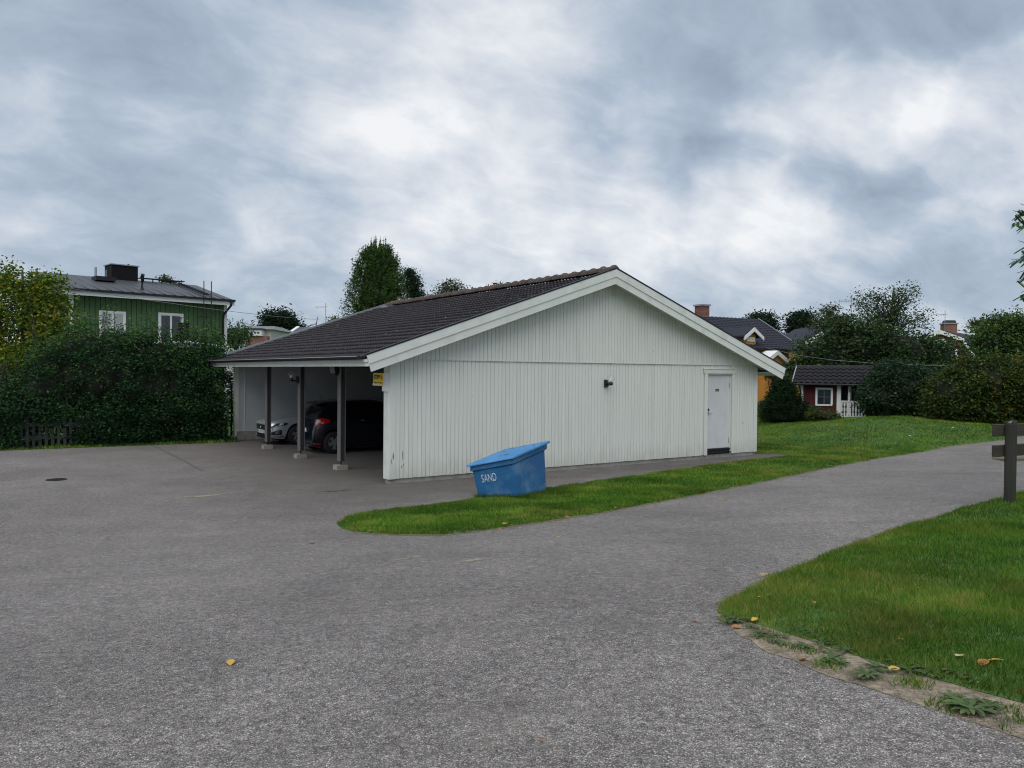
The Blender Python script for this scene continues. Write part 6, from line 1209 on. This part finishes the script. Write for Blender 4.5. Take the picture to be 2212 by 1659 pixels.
for q in [(498, 1437, .10, 'yellow', 'asphalt', 'single yellow leaf alone on the asphalt at lower left'), (674, 1174, .15, 'orange', 'asphalt', 'orange leaf on the asphalt left of the grass strip tip'), (1172, 1607, .045, 'orange', 'asphalt', 'tiny orange leaf scrap near the bottom middle'), (1500, 1345, .06, 'orange', 'asphalt', 'small leaf just left of the corner plot tip'),
          (1185, 1100, .09, 'pale', 'strip'), (1200, 1108, .08, 'yellow', 'strip'), (1020, 1110, .07, 'brown', 'strip'), (905, 1100, .12, 'brown', 'strip'), (1290, 1088, .07, 'pale', 'strip'), (1500, 1062, .06, 'orange', 'strip'), (870, 1122, .07, 'brown', 'strip'), (1400, 1080, .05, 'orange', 'strip'), (1100, 1118, .05, 'yellow', 'strip'), (960, 1120, .05, 'orange', 'strip'),
          (1090, 1140, .13, 'orange', 'edge'), (1103, 1143, .12, 'orange', 'edge'), (1062, 1141, .10, 'brown', 'edge'), (1225, 1124, .09, 'yellow', 'edge'), (1275, 1113, .09, 'orange', 'edge'), (1000, 1152, .06, 'brown', 'edge'), (860, 1157, .08, 'orange', 'edge'), (800, 1155, .10, 'brown', 'edge'), (760, 1150, .07, 'orange', 'edge'), (1330, 1104, .07, 'orange', 'edge'), (1080, 1152, .06, 'orange', 'edge'), (900, 1160, .05, 'yellow', 'edge'),
          (1734, 1430, .10, 'orange', 'corner', 'red-orange leaf on the sand band at the foot of the corner plot', -.04), (1930, 1456, .10, 'yellow', 'corner', 'curled tan leaf on the sand left of the weeds', -.03), (2148, 1450, .13, 'yellow', 'corner', 'large bright yellow leaf near the right edge of the plot'), (2124, 1454, .11, 'orange', 'corner', 'brown-orange leaf beside the large yellow one'),
          (2072, 1438, .11, 'pale', 'corner', 'greenish yellow leaf standing among the weeds'), (2190, 1500, .08, 'yellow', 'corner', 'small yellow leaf low at the right edge', -.03), (2207, 1490, .10, 'orange', 'corner', 'orange leaf touching the right edge', -.03), (2120, 1487, .07, 'pale', 'corner', 'pale curled leaf on bare soil right of the weeds', -.03), (1850, 1386, .05, 'orange', 'corner'), (1655, 1372, .10, 'brown', 'corner', None, -.03), (1590, 1360, .09, 'orange', 'corner', None, -.04), (1630, 1350, .09, 'yellow', 'corner', None, -.02),
          (1960, 1237, .07, 'orange', 'corner'), (1870, 1200, .05, 'orange', 'corner'), (1640, 1305, .06, 'yellow', 'corner'), (1760, 1318, .05, 'yellow', 'corner'), (1830, 1338, .05, 'orange', 'corner'), (1945, 1400, .06, 'yellow', 'corner'), (1660, 1300, .05, 'pale', 'corner'), (1985, 1285, .04, 'orange', 'corner'), (1760, 1265, .05, 'brown', 'corner'),
          (2058, 928, .14, 'pale', 'slope'), (2082, 932, .12, 'pale', 'slope'), (2020, 936, .18, 'pale', 'slope'), (1965, 945, .14, 'pale', 'slope'), (2110, 920, .12, 'yellow', 'slope'), (1900, 950, .12, 'pale', 'slope')]:
    leaf(*q)
ORD = 'first second third fourth fifth sixth seventh eighth ninth tenth eleventh twelfth thirteenth fourteenth fifteenth sixteenth'.split()
for gn in sorted({a[0] for a in leaf_list}):
    lst = sorted([a for a in leaf_list if a[0] == gn and not a[4]], key=lambda a: a[1])
    for i, (_, px, o, colr, _) in enumerate(lst):
        where = {'fallen leaves on the grass strip': 'in the grass strip near the bin', 'fallen leaves along the strip edge': 'where the grass strip meets the asphalt', 'fallen leaves on the corner plot': 'on the near corner grass plot', 'fallen leaves on the far lawn': 'on the far lawn beyond the road'}[gn]
        o['label'] = f'{colr} leaf, {ORD[i]} from left {where}'
for a in leaf_list: del a[2]['px']
def weed(px, py, r, n, label, group='broadleaf weeds on the sand band'):
    c = gnd(px, py); m = MB(); at_ = []
    for i in range(n):
        a = 2 * math.pi * i / n + random.uniform(-.4, .4); l_ = r * random.uniform(.6, 1.1); w_ = l_ * random.uniform(.10, .17); ca, sa = math.cos(a), math.sin(a); lift = random.uniform(.03, .32)
        prof = [(0, .2), (.15, .6), (.25, .4), (.4, 1.0), (.5, .7), (.65, 1.15), (.75, .75), (.88, .7), (1.0, .05)]; b0 = len(m.v)
        for t, k in prof:
            x = l_ * t; z = .012 + l_ * lift * math.sin(t * 2.4) * .6
            for s in (-1, 0, 1): m.v.append((ca * x - sa * s * w_ * k, sa * x + ca * s * w_ * k, z + abs(s) * w_ * k * .4))
        m.f += [(b0 + j * 3 + k, b0 + j * 3 + k + 1, b0 + (j + 1) * 3 + k + 1, b0 + (j + 1) * 3 + k) for j in range(8) for k in (0, 1)]; at_ += [random.uniform(.1, .8)] * 16
    me = m.mesh('weed', True); a = me.attributes.new('v', 'FLOAT', 'FACE'); a.data.foreach_set('value', at_); o = link('weed', me, L_WEED, None, (c.x, c.y, c.z + .01)); tag(o, label, 'weed', group); return o
WS = .66
for q in [(1795, 1432, .12, 13, 'flat broadleaf weed on the sand nearest the plot tip'), (1870, 1468, .15, 14, 'broadleaf weed alone in the middle of the sand band'), (1890, 1450, .11, 10, 'small weed just above the one in mid sand'), (2000, 1455, .14, 12, 'weed at the edge of grass and bare soil'), (2075, 1465, .17, 18, 'big ragged weed clump left of the yellow leaf'), (2055, 1450, .15, 16, 'weed clump under the standing pale leaf'), (2110, 1480, .13, 12, 'weed right of the big ragged clump'), (2060, 1520, .12, 11, 'weed on bare soil at right'), (2095, 1542, .17, 16, 'lowest large weed close to the asphalt'), (2135, 1535, .13, 12, 'weed right of the lowest large weed'), (2185, 1470, .14, 13, 'weed near the right edge of the picture'), (1820, 1440, .08, 8, 'tiny weed beside the flat broadleaf one')]:
    weed(q[0], q[1], q[2] * WS, int(q[3] * 1.8), q[4])
cover = []
for i in range(46):
    t = random.random(); px = 1560 + 640 * t; py = 1335 + 165 * t + random.uniform(-30, 30); cover.append(weed(px, py, random.uniform(.05, .09), random.randrange(7, 11), None))
for px, py in ((1690, 1300), (1600, 1330), (1850, 1290), (1930, 1330), (1720, 1340), (1800, 1260), (2040, 1380)): cover.append(weed(px, py, .09, 9, None))
V = []; T_ = []
for o in cover:
    me = o.data; base = np.array([v.co[:] for v in me.vertices]) + np.array(o.location); at_ = [a.value for a in me.attributes['v'].data]
    for k, p in enumerate(me.polygons): V += [base[i] for i in p.vertices]; T_.append(at_[k])
    bpy.data.objects.remove(o); bpy.data.meshes.remove(me)
o = link('ground_cover', quads_mesh('ground_cover', np.array(V), 4, L_WEED, np.array(T_))); tag(o, 'low plantain and clover rosettes along the worn lower edge of the corner grass', 'weeds', kind='stuff')
